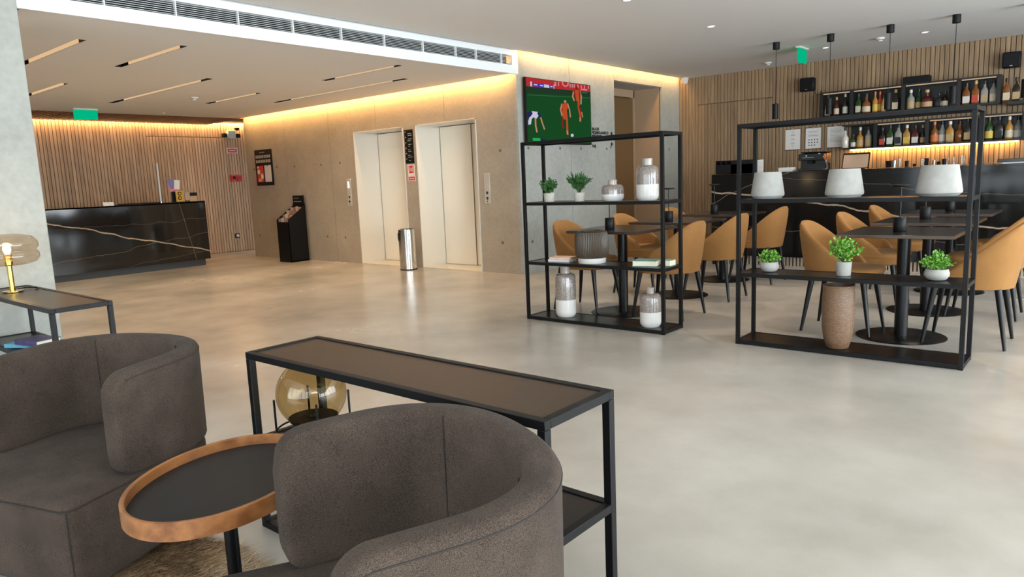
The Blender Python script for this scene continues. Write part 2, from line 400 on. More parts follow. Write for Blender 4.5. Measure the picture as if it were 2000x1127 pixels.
# lift wall: concrete panels with open joints, two lift openings
D1, D2, DH = (-8.93, -7.81), (-7.55, -6.40), 2.0
wb = struct('wall_back', MB().box(-12.04+.01, D1[0], YE+.03, YE+.6, 0, 2.9).box(D1[1], D2[0], YE+.03, YE+.6, 0, 2.9)
            .box(D2[1], XT-.03, YE+.03, YE+.6, 0, 2.9).box(D1[0], D1[1], YE+.03, YE+.6, DH, 2.9).box(D2[0], D2[1], YE+.03, YE+.6, DH, 2.9), MT['joint'])
H = 2.88; G = .0035
def cpanel(poly): obj('concrete_panel', MB().prism(poly, 1, YE, YE+.04), MT['conc'], wb, smooth=0)
for x0, x1 in ((-12.04, -10.78), (-10.78, -9.55)):
    cpanel([(x0+G, 0), (x1-G, 0), (x1-G, H), (x0+G, H)])
cpanel([(-9.55+G, 0), (D1[0], 0), (D1[0], DH), (-8.4-G, DH), (-8.4-G, H), (-9.55+G, H)])
cpanel([(-8.4+G, DH), (D1[1], DH), (D1[1], 0), (D2[0], 0), (D2[0], DH), (-6.97-G, DH), (-6.97-G, H), (-8.4+G, H)])
cpanel([(-6.97+G, DH), (D2[1], DH), (D2[1], 0), (XT-.041, 0), (XT-.041, H), (-6.97+G, H)])
obj('wall_end_face', MB().box(-12.045, -12.035, YE+.002, YE+.6, 0, 2.9), MT['conc'], wb)
hole = MB().lathe([(.02, 0), (.02, .003), (.012, .004)], 10).mesh('tie_hole')
def tie(x, z, par, plane):
    o = obj('tie_hole', hole, MT['hole'], par)
    if plane == 'y': o.location = (x, YE+.0005, z); o.rotation_euler = (PI/2, 0, 0)
    else: o.location = (XT-.0005, x, z); o.rotation_euler = (0, PI/2, 0)
for px, py in ((497, 331), (541, 326), (575, 325), (627, 322), (664, 318), (977, 294), (508, 460), (640, 462), (675, 464), (982, 474)):
    p = on(px, py, 1, YE); tie(p.x, p.z, wb, 'y')

# television wall (faces the windows) with a deep doorway
NY0, NY1, NZ = 9.19, 10.62, 2.56
wt = struct('wall_side', MB().box(XT-.6, XT-.03, YE+.6, NY0, 0, 2.9).box(XT-.57, XT-.03, YE+.05, YE+.6, 0, 2.9).box(XT-.6, XT-.03, NY1, YB+.1, 0, 2.9)
            .box(XT-.6, XT-.03, NY0, NY1, NZ, 2.9), MT['joint'])
for poly in ([(YE, 0), (8.07-G, 0), (8.07-G, H), (YE, H)], [(8.07+G, 0), (NY0, 0), (NY0, NZ), (NY0, H), (8.07+G, H)],
             [(NY0+G, NZ), (NY1-G, NZ), (NY1-G, H), (NY0+G, H)], [(NY1, 0), (YB, 0), (YB, H), (NY1, H)]):
    obj('concrete_panel', MB().prism(poly, 0, XT-.04, XT), MT['concl'], wt, smooth=0)
for px in (1032, 1094, 1135, 1185, 1307):
    p = on(px, 292, 0, XT); tie(p.y, 1.58, wt, 'x')
p = on(1040, 472, 0, XT); tie(p.y, p.z, wt, 'x')
dn = structE('door_3', (XT-.5, 0, 0))
MT['bdoor'] = plain('brown_laminate_door', (.17, .095, .038), .5)
MT['jamb'] = plain('tan_jamb_lining', (.42, .29, .18), .6)
obj('door_leaf', MB().box(-.06, -.02, NY0+.02, NY1-.02, .005, 2.42, .003), MT['bdoor'], dn)
obj('door_backing', MB().box(-.10, -.065, NY0, NY1, 0, NZ), MT['bdoor'], dn)  # added behind the leaf to block light from outside
obj('door_frame', MB().box(-.06, .0, NY1-.03, NY1, 0, NZ).box(-.06, 0, NY0, NY0+.03, 0, NZ).box(-.06, 0, NY0, NY1, 2.44, NZ), MT['jamb'], dn)
obj('jamb_lining', MB().box(0, .46, NY1-.004, NY1+.002, 0, NZ), MT['jamb'], dn)
obj('jamb_lining', MB().box(0, .46, NY0-.002, NY0+.004, 0, NZ), MT['jamb'], dn)
obj('head_lining', MB().box(0, .46, NY0, NY1, NZ-.004, NZ+.002), MT['wallw'], dn)
obj('door_handle', MB().cone((-.02, NY0+.1, 1.02), (.03, NY0+.1, 1.02), .01, .01).cone((.03, NY0+.1, 1.02), (.03, NY0+.22, 1.02), .009, .009), MT['steel'], dn)

# lifts
for n, (a, b) in enumerate((D1, D2)):
    d = structE('door_%d' % (n+1), ((a+b)/2, YE, 0)); hw = (b-a)/2; dep = .50
    obj('lift_surround', MB().box(-hw, -hw+.012, -.012, dep, 0, DH).box(hw-.012, hw, -.012, dep, 0, DH).box(-hw, hw, -.012, dep, DH-.012, DH), MT['liftw'], d)
    obj('shaft_leak_block', MB().box(-hw, hw, dep-.008, dep, 0, DH), MT['seal'], d)  # sheet added to stop outside light leaking in over the leaves
    obj('lift_sill', MB().box(-hw, hw, 0, dep, .0005, .006), MT['lift'], d)
    obj('door_leaf', MB().box(-hw+.02, .048, dep-.05, dep-.03, .01, DH-.02, .002), MT['lift'], d)
    obj('door_leaf', MB().box(.05, hw-.012, dep-.03, dep-.01, .01, DH-.02, .002), MT['lift'], d)
    obj('door_seal', MB().box(.0465, .0505, dep-.046, dep-.03, .01, DH-.02), MT['seal'], d)
    obj('gap_shade_strip', MB().box(-hw+.012, -hw+.02, dep-.02, dep-.015, .006, DH-.012), MT['seal'], d)  # dark strip put in for the shade between leaf and surround

# ceilings ---------------------------------------------------------------
slots = [(-8.1, -6.5, 2.41), (-7.67, -6.28, 3.14), (-10.45, -9.06, 3.13), (-10.67, -7.91, 4.22), (-10.14, -8.75, 5.33),
         (-7.37, -6.0, 5.36), (-9.59, -6.71, 6.08), (-7.1, -5.72, 1.72), (-9.9, -8.3, 1.5), (-11.6, -10.2, 2.1)]
SW = .036
def ceiling_sheet(x0, x1, y0, y1, z, holes, top):
    xs = sorted({x0, x1} | {v for h in holes for v in (h[0], h[1])}); ys = sorted({y0, y1} | {v for h in holes for v in (h[2], h[3])})
    mb = MB()
    for i in range(len(xs)-1):
        for j in range(len(ys)-1):
            cx = (xs[i]+xs[i+1])/2; cy = (ys[j]+ys[j+1])/2
            if any(h[0] < cx < h[1] and h[2] < cy < h[3] for h in holes): continue
            mb.quad((xs[i], ys[j], z), (xs[i+1], ys[j], z), (xs[i+1], ys[j+1], z), (xs[i], ys[j+1], z))
    mb.box(x0, x1-.09, y0, y1, z+.12, top)
    return mb
XF = -5.66; CG = .11
cl = struct('ceiling_reception', ceiling_sheet(-12.0, XF-.02, YR, YE-CG, ZL, [(a, b, y-SW, y+SW) for a, b, y in slots], 2.9), MT['ceil'], smooth=0)
obj('ceiling_edge', MB().box(-12.0, XF-.02, YE-CG-.01, YE-CG, ZL, ZL+.12).box(-12.0, -11.99, YR, YE-CG, ZL, 2.6), MT['ceil'], cl)
for a, b, y in slots:
    L = b-a
    obj('slot_recess', MB().quad((a, y-SW, ZL), (a, y-SW, ZL+.1), (b, y-SW, ZL+.1), (b, y-SW, ZL)).quad((a, y+SW, ZL), (a, y+SW, ZL+.1), (b, y+SW, ZL+.1), (b, y+SW, ZL))
        .quad((a, y-SW, ZL+.1), (a, y+SW, ZL+.1), (b, y+SW, ZL+.1), (b, y-SW, ZL+.1)).quad((a, y-SW, ZL), (a, y+SW, ZL), (a, y+SW, ZL+.1), (a, y-SW, ZL+.1))
        .quad((b, y-SW, ZL), (b, y+SW, ZL), (b, y+SW, ZL+.1), (b, y-SW, ZL+.1)), MT['blackm'], cl, smooth=0)
    for q in (.25, .75): spot('slot_beam', (a+L*q, y, ZL+.03), 38, (1.0, .76, .50), 150, .8, .05)
    obj('slot_light_channel', MB().box(a+.13*L, b-.1*L, y-SW+.003, y+SW-.003, ZL+.07, ZL+.08).box(a+.13*L, b-.1*L, y-SW+.001, y-SW+.004, ZL+.002, ZL+.07).box(a+.13*L, b-.1*L, y+SW-.004, y+SW-.001, ZL+.002, ZL+.07), MT['slotled'], cl)
cs = struct('ceiling_slatted', MB().box(XR, -12.0, 1.5, 9.4, ZL+.06, 2.9), MT['slatdark'])
sl = MB().box(XR+.09, -12.0, -.022, .022, 0, .05).mesh('ceiling_slat', 0)
for i in range(68): obj('ceiling_slat', sl, MT['cslat'], cs, (0, 1.56+i*.08, ZL))
ch = struct('ceiling_lounge', MB().box(XT+CG, XW+.1, YR-.1, YB+.1, ZH, 2.95), MT['ceil'])
obj('ceiling_edge', MB().box(XT-.1, XT+CG, YR-.1, YB+.1, 2.90, 2.95), MT['ceil'], ch)
# fascia between the two ceilings with its long air grille
GY0, GY1, GZ0, GZ1 = .2, 6.84, 2.555, 2.665
fa = struct('trim_1', MB().box(XF-.02, XF, YR, GY0, ZL-.004, 2.9).box(XF-.02, XF, GY1, YE-.005, ZL-.004, 2.9).box(XF-.02, XF, GY0, GY1, ZL-.004, GZ0)
            .box(XF-.02, XF, GY0, GY1, GZ1, 2.9).box(XF-.09, XF-.02, GY0, GY1, GZ1, 2.9), MT['white'])
obj('grille_back', MB().box(XF-.09, XF-.085, GY0, GY1, GZ0-.02, GZ1+.02), MT['blackm'], fa)
gs = MB().prism([(XF-.022, -.0005), (XF-.002, -.0025), (XF-.002, .0), (XF-.022, .002)], 1, GY0, GY1).mesh('grille_slat', 0)
for i in range(7): obj('grille_slat', gs, MT['white'], fa, (0, 0, GZ0+.01+.0152*i))
gd = MB().box(XF-.03, XF+.001, -.004, .004, GZ0, GZ1).mesh('grille_divider', 0)
for y in [GY1-.18, GY1-.62, GY1-.95] + [5.4-i*.52 for i in range(10)]: obj('grille_divider', gd, MT['white'], fa, (0, y, 0))
# led strips in the coves
def led(name, mb, label, m='led'): return tag(obj(name, mb, MT[m]), label, 'led strip', 'concealed cove lights')
led('led_strip', MB().box(-12.0, XF-.1, YE-CG+.004, YE-CG+.03, ZL+.03, ZL+.04), 'warm hidden strip light in the slot above the lift wall')
led('led_strip', MB().box(XT+CG-.03, XT+CG-.004, YE+.05, YB-.05, ZH+.03, ZH+.04), 'warm hidden strip light in the slot above the television wall', 'ledtv')
led('led_strip', MB().box(XR+.055, XR+.085, 1.7, 9.2, ZL+.03, ZL+.04), 'warm hidden strip light along the top of the reception slat wall', 'ledrec')

# slatted walls -----------------------------------------------------------
wr = struct('wall_left', MB().box(XR-.1, XR, YR, 9.4, 0, 2.9), MT['backing'])
def slatmesh(z0, z1, axis):
    return (MB().box(0, .022, -.0243, .0243, z0, z1, .004) if axis == 0 else MB().box(-.0243, .0243, -.022, 0, z0, z1, .004)).mesh('wall_slat', 30)
full = slatmesh(.005, ZL+.04, 0); upper = slatmesh(2.236, ZL+.04, 0); lower = slatmesh(.005, 2.226, 0)
for i in range(108):
    y = 2.02+i*.055
    if 5.84 < y < 7.27:
        obj('wall_slat', upper, MT['oak'], wr, (XR, y, 0)); obj('wall_slat', lower, MT['oak'], wr, (XR, y+(.004 if y > 7.2 else 0), 0))
    else: obj('wall_slat', full, MT['oak'], wr, (XR, y+(.006 if y > 7.27 else 0), 0))
wbr = struct('wall_right', MB().box(XT, XW+.1, YB, YB+.1, 0, 2.9), MT['backing'])
fullb = slatmesh(.005, ZH, 1); upb = slatmesh(2.282, ZH, 1); lowb = slatmesh(.005, 2.272, 1)
for i in range(112):
    x = XT+.03+i*.0555
    if -5.36 < x < -4.12:
        obj('wall_slat', upb, MT['oakd'], wbr, (x, YB, 0)); obj('wall_slat', lowb, MT['oakd'], wbr, (x, YB, 0))
    else: obj('wall_slat', fullb, MT['oakd'], wbr, (x, YB, 0))
obj('wall_board', MB().box(XT+.03+112*.0555, XW+.1, YB-.02, YB, 0, ZH), MT['oakd'], wbr)

# concrete pillar beside the left console
XP = -5.60
pe = on(80, 350, 0, XP).y
struct('pillar', MB().box(XP-.7, XP, -1.2, pe, 0, 2.92, .004), MT['concl'])

# ------------------------------------------------------------------ lounge chairs
def lounge_outline(off, L):
    a, b, n, k = .355-off, .309-off, 2.32, .054
    pts = []
    for i in range(14):
        f = L*(1-i/14); pts.append((a-k*f*f/L, -f))
    for i in range(61):
        th = PI*i/60; c, s = math.cos(th), math.sin(th)
        pts.append((a*math.copysign(abs(c)**(2/n), c), b*abs(s)**(2/n)))
    for i in range(14):
        f = L*(i+1)/14; pts.append((-(a-k*f*f/L), -f))
    return pts
def resample(pts, n):
    d = [0]
    for p, q in zip(pts, pts[1:]): d.append(d[-1]+math.dist(p, q))
    out = []; j = 0
    for i in range(n):
        # denser near both ends
        u = i/(n-1); t = d[-1]*(u - .10*math.sin(2*PI*u)/1.0) if 0 else d[-1]*u
        while j < len(d)-2 and d[j+1] < t: j += 1
        w = (t-d[j])/max(1e-9, d[j+1]-d[j]); out.append((pts[j][0]+(pts[j+1][0]-pts[j][0])*w, pts[j][1]+(pts[j+1][1]-pts[j][1])*w, t))
    return out, d[-1]
def lounge_chair(label, loc, rz):
    t = thing('lounge_chair', label, 'armchair', loc, rz, 'taupe tub chairs around the tray table')
    T = .076; L = .20; zb = .308
    ctr, tot = resample(lounge_outline(T/2, L), 120)
    def ztop(y): return .664 - .017*max(0, min(1, (.309-y)/.5))**2.2
    rings = []; outer_edge = []; inner_edge = []
    N = len(ctr)
    for i, (x, y, s_) in enumerate(ctr):
        x0, y0, _ = ctr[max(0, i-1)]; x1, y1, _ = ctr[min(N-1, i+1)]
        tx, ty = x1-x0, y1-y0; l = math.hypot(tx, ty); nx, ny = ty/l, -tx/l      # outward normal
        e = min(s_, tot-s_); R = .075
        dr = R-math.sqrt(max(0, R*R-(R-min(e, R))**2)) if e < R else 0
        th = T*(.62+.38*math.sqrt(max(0, 1-(1-min(1, e/.022))**2)))
        zt = ztop(y)-dr; z0 = zb+dr*.8
        ring = []; h = zt-z0; rc = .024
        for k in range(28):
            a = 2*PI*k/28; c, s = math.cos(a), math.sin(a)
            u = math.copysign(min(th/2, th/2-rc+rc*min(1, abs(c)*1.5)), c) if abs(c) > .02 else 0
            # rounded rectangle by corner arcs
            q = a/(PI/2); kq = int(q) % 4; fa_ = (q-int(q))*PI/2
            cu = (th/2-rc)*(1 if kq in (0, 3) else -1); cz = (h/2-rc)*(1 if kq in (0, 1) else -1)
            aa = kq*PI/2+fa_
            u = cu+rc*math.cos(aa); w = cz+rc*math.sin(aa)
            lean = .003*((w+h/2)/h)
            ring.append((x+nx*(u+lean), y+ny*(u+lean), z0+h/2+w))
        rings.append(ring)
        outer_edge.append((x+nx*(T/2+.0025), y+ny*(T/2+.0025), zt-.022)); inner_edge.append((x-nx*(T/2-.0015), y-ny*(T/2-.0015), zt-.02))
    br = obj('backrest', MB().loft(rings), MT['loungef'], t, smooth=50)
    low = [(x*1.0, y*1.0, zb+.03) for x, y, z in outer_edge]
    obj('seam', MB().tube(outer_edge[4:-4:2], .0022, 5), MT['seam'], br)
    for i in (38, 81):
        x, y, _ = ctr[i]; px, py, pz = inner_edge[i]
        obj('seam', MB().tube([(px, py, pz+.01), (px*.998, py*.998, .5), (px, py, zb+.02)], .0018, 5), MT['seam'], br)
    # seat block: flat front, straight sides, round back
    def outl(ins):
        a, b, f, hw = .345-ins, .300-ins, -.42+ins, .372-ins
        pts = []
        for i in range(33):
            th = PI*i/32; c, s = math.cos(th), math.sin(th); pts.append((a*math.copysign(abs(c)**(2/2.3), c), b*abs(s)**(2/2.3)))
        r = .035; q = []
        for i in range(4): q.append((-a+(-hw+a)*(i+1)/5, (f+r)*(i+1)/5))
        for i in range(7):
            a2 = PI+PI/2*i/6; q.append((-hw+r+r*math.cos(a2), f+r+r*math.sin(a2)))
        for i in range(5): q.append((-hw+r+(2*hw-2*r)*(i+1)/6, f))
        for i in range(7):
            a2 = 1.5*PI+PI/2*i/6; q.append((hw-r+r*math.cos(a2), f+r+r*math.sin(a2)))
        for i in range(4): q.append((hw+(a-hw)*(i+1)/5, (f+r)*(1-(i+1)/5)))
        return pts+q
    rs = []
    for z, ins in ((.012, .10), (.014, .06), (.03, .03), (.06, .010), (.10, .002), (.20, 0), (.285, 0), (.302, .004), (.313, .014), (.319, .03), (.324, .10), (.327, .2), (.328, .27)):
        rs.append([(x, y, z) for x, y in outl(ins)])
    st = obj('seat', MB().loft(rs), MT['loungef'], t, smooth=50)
    o = outl(.0005)
    obj('seam', MB().tube([(x, y, .304) for x, y in o[34:-1]], .002, 5), MT['seam'], st)
    for sx in (-1, 1):
        obj('seam', MB().tube([(sx*.3625, -.4105, .30), (sx*.3625, -.4105, .16), (sx*.358, -.406, .05)], .002, 5), MT['seam'], st)
    for sx, sy in ((-.22, -.3), (.22, -.3), (-.2, .15), (.2, .15)):
        obj('glide', MB().lathe([(.02, .0025), (.02, .014)], 10, (sx, sy, 0)), MT['blackm'], t)
    return t
lounge_chair('taupe wool tub armchair whose seat shows, left of the tray table', (-2.731, .912, 0), .314)
lounge_chair('taupe wool tub armchair with its back to the long console, right of tray table', (-1.077, .882, 0), -.43)

# oval tray table
t = thing('tray_table', 'oval side table with walnut rim and dark tray on a black pole', 'side table', (-1.754, .865, 0), math.radians(121.3))
A_, B_ = .288, .219
def ell(prof, seg=72): return MB().lathe(prof, seg, sx=A_, sy=B_)
k = .012
mb = MB(); seg = 80
rings = []
for (dr, z) in ((0, .425), (0, .468), (-.003, .470), (-.009, .470), (-.012, .468), (-.012, .425)):
    rings.append([((A_+dr)*math.cos(2*PI*i/seg), (B_+dr)*math.sin(2*PI*i/seg), z) for i in range(seg)])
vs = [p for r in rings for p in r]; fs = []
for i in range(6):
    for q in range(seg):
        j = (i+1) % 6; q2 = (q+1) % seg; fs.append((i*seg+q, i*seg+q2, j*seg+q2, j*seg+q))
obj('tray_rim', mb.add(vs, fs), MT['walnut'], t)
obj('tray_base', MB().lathe([(1, 0), (1, .012)], 80, (0, 0, .430), A_-.0125, B_-.0125), MT['slate'], t)
obj('pole', MB().lathe([(.018, .015), (.018, .43)], 20), MT['legblk'], t)
obj('foot_plate', MB().lathe([(.15, .0025), (.15, .009), (.145, .012), (.02, .016)], 40), MT['legblk'], t)

# consoles
def console(label, x0, x1, y0, y1, hz, sz, group):
    t = thing('console_table', label, 'console table', ((x0+x1)/2, (y0+y1)/2, 0), 0, group)
    hx, hy, b = (x1-x0)/2, (y1-y0)/2, .024
    for sx in (-1, 1):
        for sy in (-1, 1):
            cx, cy = sx*(hx-b/2), sy*(hy-b/2)
            obj('leg', MB().box(cx-b/2, cx+b/2, cy-b/2, cy+b/2, 0, hz-b, .0015), MT['black'], t)
    for nm, z, mat in (('top_panel', hz, MT['contop']), ('shelf_panel', sz, MT['shpanel']), ('bottom_panel', b, MT['shpanel'])):
        pn = obj(nm, MB().box(-hx+b, hx-b, -hy+b, hy-b, z-.012, z-.004), mat, t)
        e = 0 if nm == 'top_panel' else b
        for sy in (-1, 1):
            cy = sy*(hy-b/2); obj('rail', MB().box(-hx+e, hx-e, cy-b/2, cy+b/2, z-b, z, .0015), MT['black'], pn)
        for sx in (-1, 1):
            cx = sx*(hx-b/2); obj('rail', MB().box(cx-b/2, cx+b/2, -hy+b, hy-b, z-b, z, .0015), MT['black'], pn)
    return t
console('long black metal console with bronze top behind the tub armchairs', -2.285, -.975, 1.245, 1.545, .645, .335, 'black metal console tables')
console('black metal console with table lamp standing against the concrete pillar', -5.45, -4.09, 1.205, 1.505, .645, .335, 'black metal console tables')

# globe lamp on the console shelf
t = thing('globe_lamp', 'smoked glass globe lamp in black wire stand on console shelf', 'lamp', (-2.14, 1.40, .335))
R = .122; cz = .147
obj('glass_globe', MB().lathe([(R*math.sin(a), cz-R*math.cos(a)) for a in [.02+(2.62)*i/26 for i in range(27)]], 40), MT['glasst'], t, smooth=80)
obj('socket', MB().lathe([(.03, .028), (.062, .032), (.082, .052), (.086, .062), (.02, .064), (.016, .075), (.004, .078)], 24), MT['blackm'], t)
for a in range(4):
    an = PI/4+a*PI/2+.3; c, s = math.cos(an), math.sin(an)
    obj('stand_rod', MB().cone((c*.128, s*.128, 0), (c*.128, s*.128, .14), .004, .004, 8), MT['legblk'], t)
obj('stand_ring', MB().tube([(.128*math.cos(2*PI*i/40), .128*math.sin(2*PI*i/40), .022) for i in range(41)], .0035, 6), MT['legblk'], t)
obj('stand_cross', MB().box(-.128, .128, -.004, .004, .018, .026).box(-.004, .004, -.128, .128, .018, .026), MT['legblk'], t)

# table lamp on the left console
t = thing('table_lamp', 'lit brass table lamp with squashed smoked glass shade on the console', 'lamp', (-5.14, 1.335, .645))
obj('base', MB().lathe([(.055, 0), (.055, .006), (.018, .009)], 32), MT['gold'], t)
obj('pole', MB().lathe([(.015, .006), (.015, .16), (.022, .165), (.022, .225), (.018, .23)], 20), MT['gold'], t)
obj('bulb', MB().lathe([(.010, .225), (.014, .236), (.021, .255), (.019, .275), (.01, .287), (0, .289)], 16), MT['bulb'], t)
pr = [(.03, .163), (.10, .165), (.145, .178), (.166, .205), (.164, .235), (.150, .249), (.153, .256), (.166, .270), (.162, .305), (.135, .335), (.07, .350), (.02, .352)]
obj('glass_shade', MB().lathe(pr, 48), MT['glassb'], t, smooth=80)
obj('cord', MB().tube([(-.05, .02, .004), (-.10, .09, .006), (-.02, .14, .006), (.06, .12, .006), (.1, .09, .005)], .003, 6), MT['blackm'], t)
cl_ = bpy.data.lights.new('lamp_bulb_light', 'POINT'); cl_.energy = 3; cl_.color = WARM; cl_.shadow_soft_size = .03
lo = bpy.data.objects.new('lamp_bulb_light', cl_); COL.objects.link(lo); lo.location = (-5.14, 1.335, .645+.32)
p = tag(obj('power_cord', MB().tube([(-5.50, 1.30, .66), (-5.52, 1.30, .6), (-5.525, 1.30, .45), (-5.53, 1.30, .42)], .004, 6).box(-5.545, -5.515, 1.28, 1.32, .34, .42, .004)
        .tube([(-5.46, 1.31, .652), (-5.49, 1.30, .66), (-5.50, 1.30, .66)], .004, 6).tube([(-5.535, 1.30, .34), (-5.55, 1.30, .2), (-5.59, 1.30, .15)], .004, 6), MT['blackm']), 'black lamp cord with inline plug hanging down the pillar', 'cord')
# books
MT['bkblue'] = plain('navy_book_cover', (.05, .035, .13), .4, var=.5, vscale=14); MT['bkcyan'] = plain('light_blue_book_cover', (.12, .36, .50), .4)
MT['bkblk'] = plain('black_magazine_cover', (.012, .012, .014), .2); MT['bkteal'] = plain('teal_book_cover', (.14, .30, .29), .4, var=.6, vscale=12)
MT['bkpeach'] = plain('peach_book_cover', (.70, .50, .38), .5, var=.2, vscale=12)
def book(label, loc, rz, w, d, h, cover, group, tilt=0):
    t = thing('book', label, 'book', loc, rz, group); t.rotation_euler = (0, tilt, rz)
    obj('cover', MB().box(-w/2, w/2, -d/2, d/2, 0, .003).box(-w/2, w/2, -d/2, d/2, h-.003, h).box(-w/2, w/2, -d/2, -d/2+.003, .003, h-.003), cover, t)
    obj('page_block', MB().box(-w/2+.003, w/2-.004, -d/2+.003, d/2-.004, .003, h-.003), MT['cream'], t)
    return t
book('light blue book under a navy book on the pillar console shelf', (-4.93, 1.33, .336), .5, .22, .15, .022, MT['bkcyan'], None)
book('navy paperback lying on a light blue book on the pillar console shelf', (-4.82, 1.34, .359), .25, .21, .145, .03, MT['bkblue'], None)
book('thin black magazine beside the navy paperback on the pillar console shelf', (-4.52, 1.35, .336), .1, .28, .2, .008, MT['bkblk'], None)

# fur rug
MT['fur'] = plain('brown_tan_fur', (.32, .20, .10), .95, var=.55, vscale=9)
MT['furt'] = plain('tan_fur_strands', (.42, .27, .14), .9); MT['furc'] = plain('cream_fur_strands', (.58, .45, .31), .9); MT['furd'] = plain('dark_fur_strands', (.12, .065, .03), .9)
def rug():
    n = 56; cx, cy = -1.93, .585; rx, ry = .74, .535
    rad = lambda a: 1+.05*math.sin(3*a+1)+.03*math.sin(7*a)
    mb = MB().prism([(cx+rx*rad(2*PI*i/n)*math.cos(2*PI*i/n), cy+ry*rad(2*PI*i/n)*math.sin(2*PI*i/n)) for i in range(n)], 2, .0, .002)
    o = tag(obj('fur_rug', mb, MT['fur'], smooth=0), 'shaggy brown and tan fur rug under the tray table', 'rug')
    f = MB(); rnd = random.Random(3)
    for i in range(36000):
        a = rnd.uniform(0, 2*PI); q = math.sqrt(rnd.random()); r = rad(a)*q*1.02
        x, y = cx+rx*r*math.cos(a), cy+ry*r*math.sin(a); d = rnd.gauss(.4, .6); L = rnd.uniform(.025, .05)
        dx, dy = math.cos(d)*L, math.sin(d)*L; w = .0016; nx, ny = -math.sin(d)*w, math.cos(d)*w
        v = math.sin(x*9+math.sin(y*7)*1.5)+math.sin(y*11+x*5)*.6+rnd.gauss(0, .7)
        f.cur = 0 if v > .5 else 1 if v > -.5 else 2 if v > -1.0 else 3
        f.add([(x-nx, y-ny, .004), (x+nx, y+ny, .004), (x+dx, y+dy, .008+rnd.random()*.012)], [(0, 1, 2)])
    h = obj('fur_pile', f, [MT['furc'], MT['furt'], MT['fur'], MT['furd']], o, smooth=0); h['kind'] = 'stuff'
rug()

# ------------------------------------------------------------------ open bookshelves
def bookshelf(label, x0, x1, y0, y1):
    t = thing('open_shelf', label, 'shelf unit', ((x0+x1)/2, (y0+y1)/2, 0), 0, 'black metal room divider shelves')
    hx, hy, b = (x1-x0)/2, (y1-y0)/2, .025; H = 1.5
    for sx in (-1, 1):
        for sy in (-1, 1):
            cx, cy = sx*(hx-b/2), sy*(hy-b/2)
            obj('post', MB().box(cx-b/2, cx+b/2, cy-b/2, cy+b/2, 0, H-b, .0015), MT['black'], t)
    for nm, z in (('bottom_shelf', .03), ('middle_shelf', .50), ('upper_shelf', 1.0), ('top_shelf', 1.5)):
        e = 0 if z == 1.5 else b
        pn = obj(nm, MB().box(-hx+b, hx-b, -hy+b, hy-b, z-.012, z-.002), MT['shpanel'], t)
        for sy in (-1, 1):
            cy = sy*(hy-b/2); obj('rail', MB().box(-hx+e, hx-e, cy-b/2, cy+b/2, z-b, z, .0015), MT['black'], pn)
        for sx in (-1, 1):
            cx = sx*(hx-b/2); obj('rail', MB().box(cx-b/2, cx+b/2, -hy+b, hy-b, z-b, z, .0015), MT['black'], pn)
    return t
bookshelf('black open shelf unit in front of the television wall, holding grey-and-white vases', -3.845, -2.525, 4.715, 5.02)
bookshelf('black open shelf unit in front of the bar, holding three white tapered planters', -1.975, -.615, 4.715, 5.02)
YS = 4.87; Z1, Z2, Z3 = .0288, .4988, .9988
def glazed(name, c_lo, c_hi):
    # speckled grey-brown glaze
    m, nt, b = newmat(name); tc = node(nt, 'ShaderNodeTexCoord')
    v = node(nt, 'ShaderNodeTexNoise'); v.inputs['Scale'].default_value = 190; v.inputs['Detail'].default_value = 3; nt.links.new(tc.outputs['Object'], v.inputs['Vector'])
    r = node(nt, 'ShaderNodeValToRGB'); r.color_ramp.elements[0].position = .42; r.color_ramp.elements[1].position = .6
    r.color_ramp.elements[0].color = (*c_lo, 1); r.color_ramp.elements[1].color = (*c_hi, 1)
    nt.links.new(v.outputs['Fac'], r.inputs[0]); nt.links.new(r.outputs[0], b.inputs['Base Color']); b.inputs['Roughness'].default_value = .15; b.inputs['Coat Weight'].default_value = .5
    return m
MT['speck'] = glazed('speckled_grey_glaze', (.15, .12, .103), (.34, .295, .265))
MT['neck'] = plain('grey_glazed_neck', (.36, .31, .28), .2, coat=.4)
def vase(label, x, y, z, w, h, split, neck_r, neck_h):
    t = thing('vase', label, 'vase', (x, y, z), 0, 'grey and white glazed vases'); r = w/2
    body_h = h-neck_h; zs = body_h*split
    obj('lower_body', MB().lathe([(r*.80, 0), (r*.84, .004), (r*.97, .02), (r, .04), (r, zs)], 36), MT['wport'], t)
    obj('upper_body', MB().lathe([(r*.999, zs), (r, zs+.3*(body_h-zs)), (r*.99, body_h-.035), (r*.9, body_h-.014), (r*.72, body_h-.003), (neck_r, body_h)], 36), MT['speck'], t)
    obj('neck', MB().lathe([(neck_r, body_h-.001), (neck_r*.97, body_h+neck_h*.5), (neck_r*1.03, h), (neck_r*.85, h), (neck_r*.8, h-.03), (.001, h-.03)], 28), MT['neck'], t)
    return t
def xon(px, py, z): return on(px, py, 2, z)
vase('squat grey-and-white glazed vase on the upper shelf', -3.05, YS, Z3, .178, .165, .42, .037, .036)
vase('tall grey-and-white glazed vase on the upper shelf beside the squat vase', -2.74, YS, Z3, .170, .315, .46, .040, .05)
vase('tallest grey-and-white glazed vase standing on the bottom shelf', -3.53, YS-.01, Z1, .175, .44, .40, .042, .07)
vase('shorter grey-and-white glazed vase with thin neck on the bottom shelf', -2.71, YS-.03, Z1, .165, .305, .45, .030, .045)
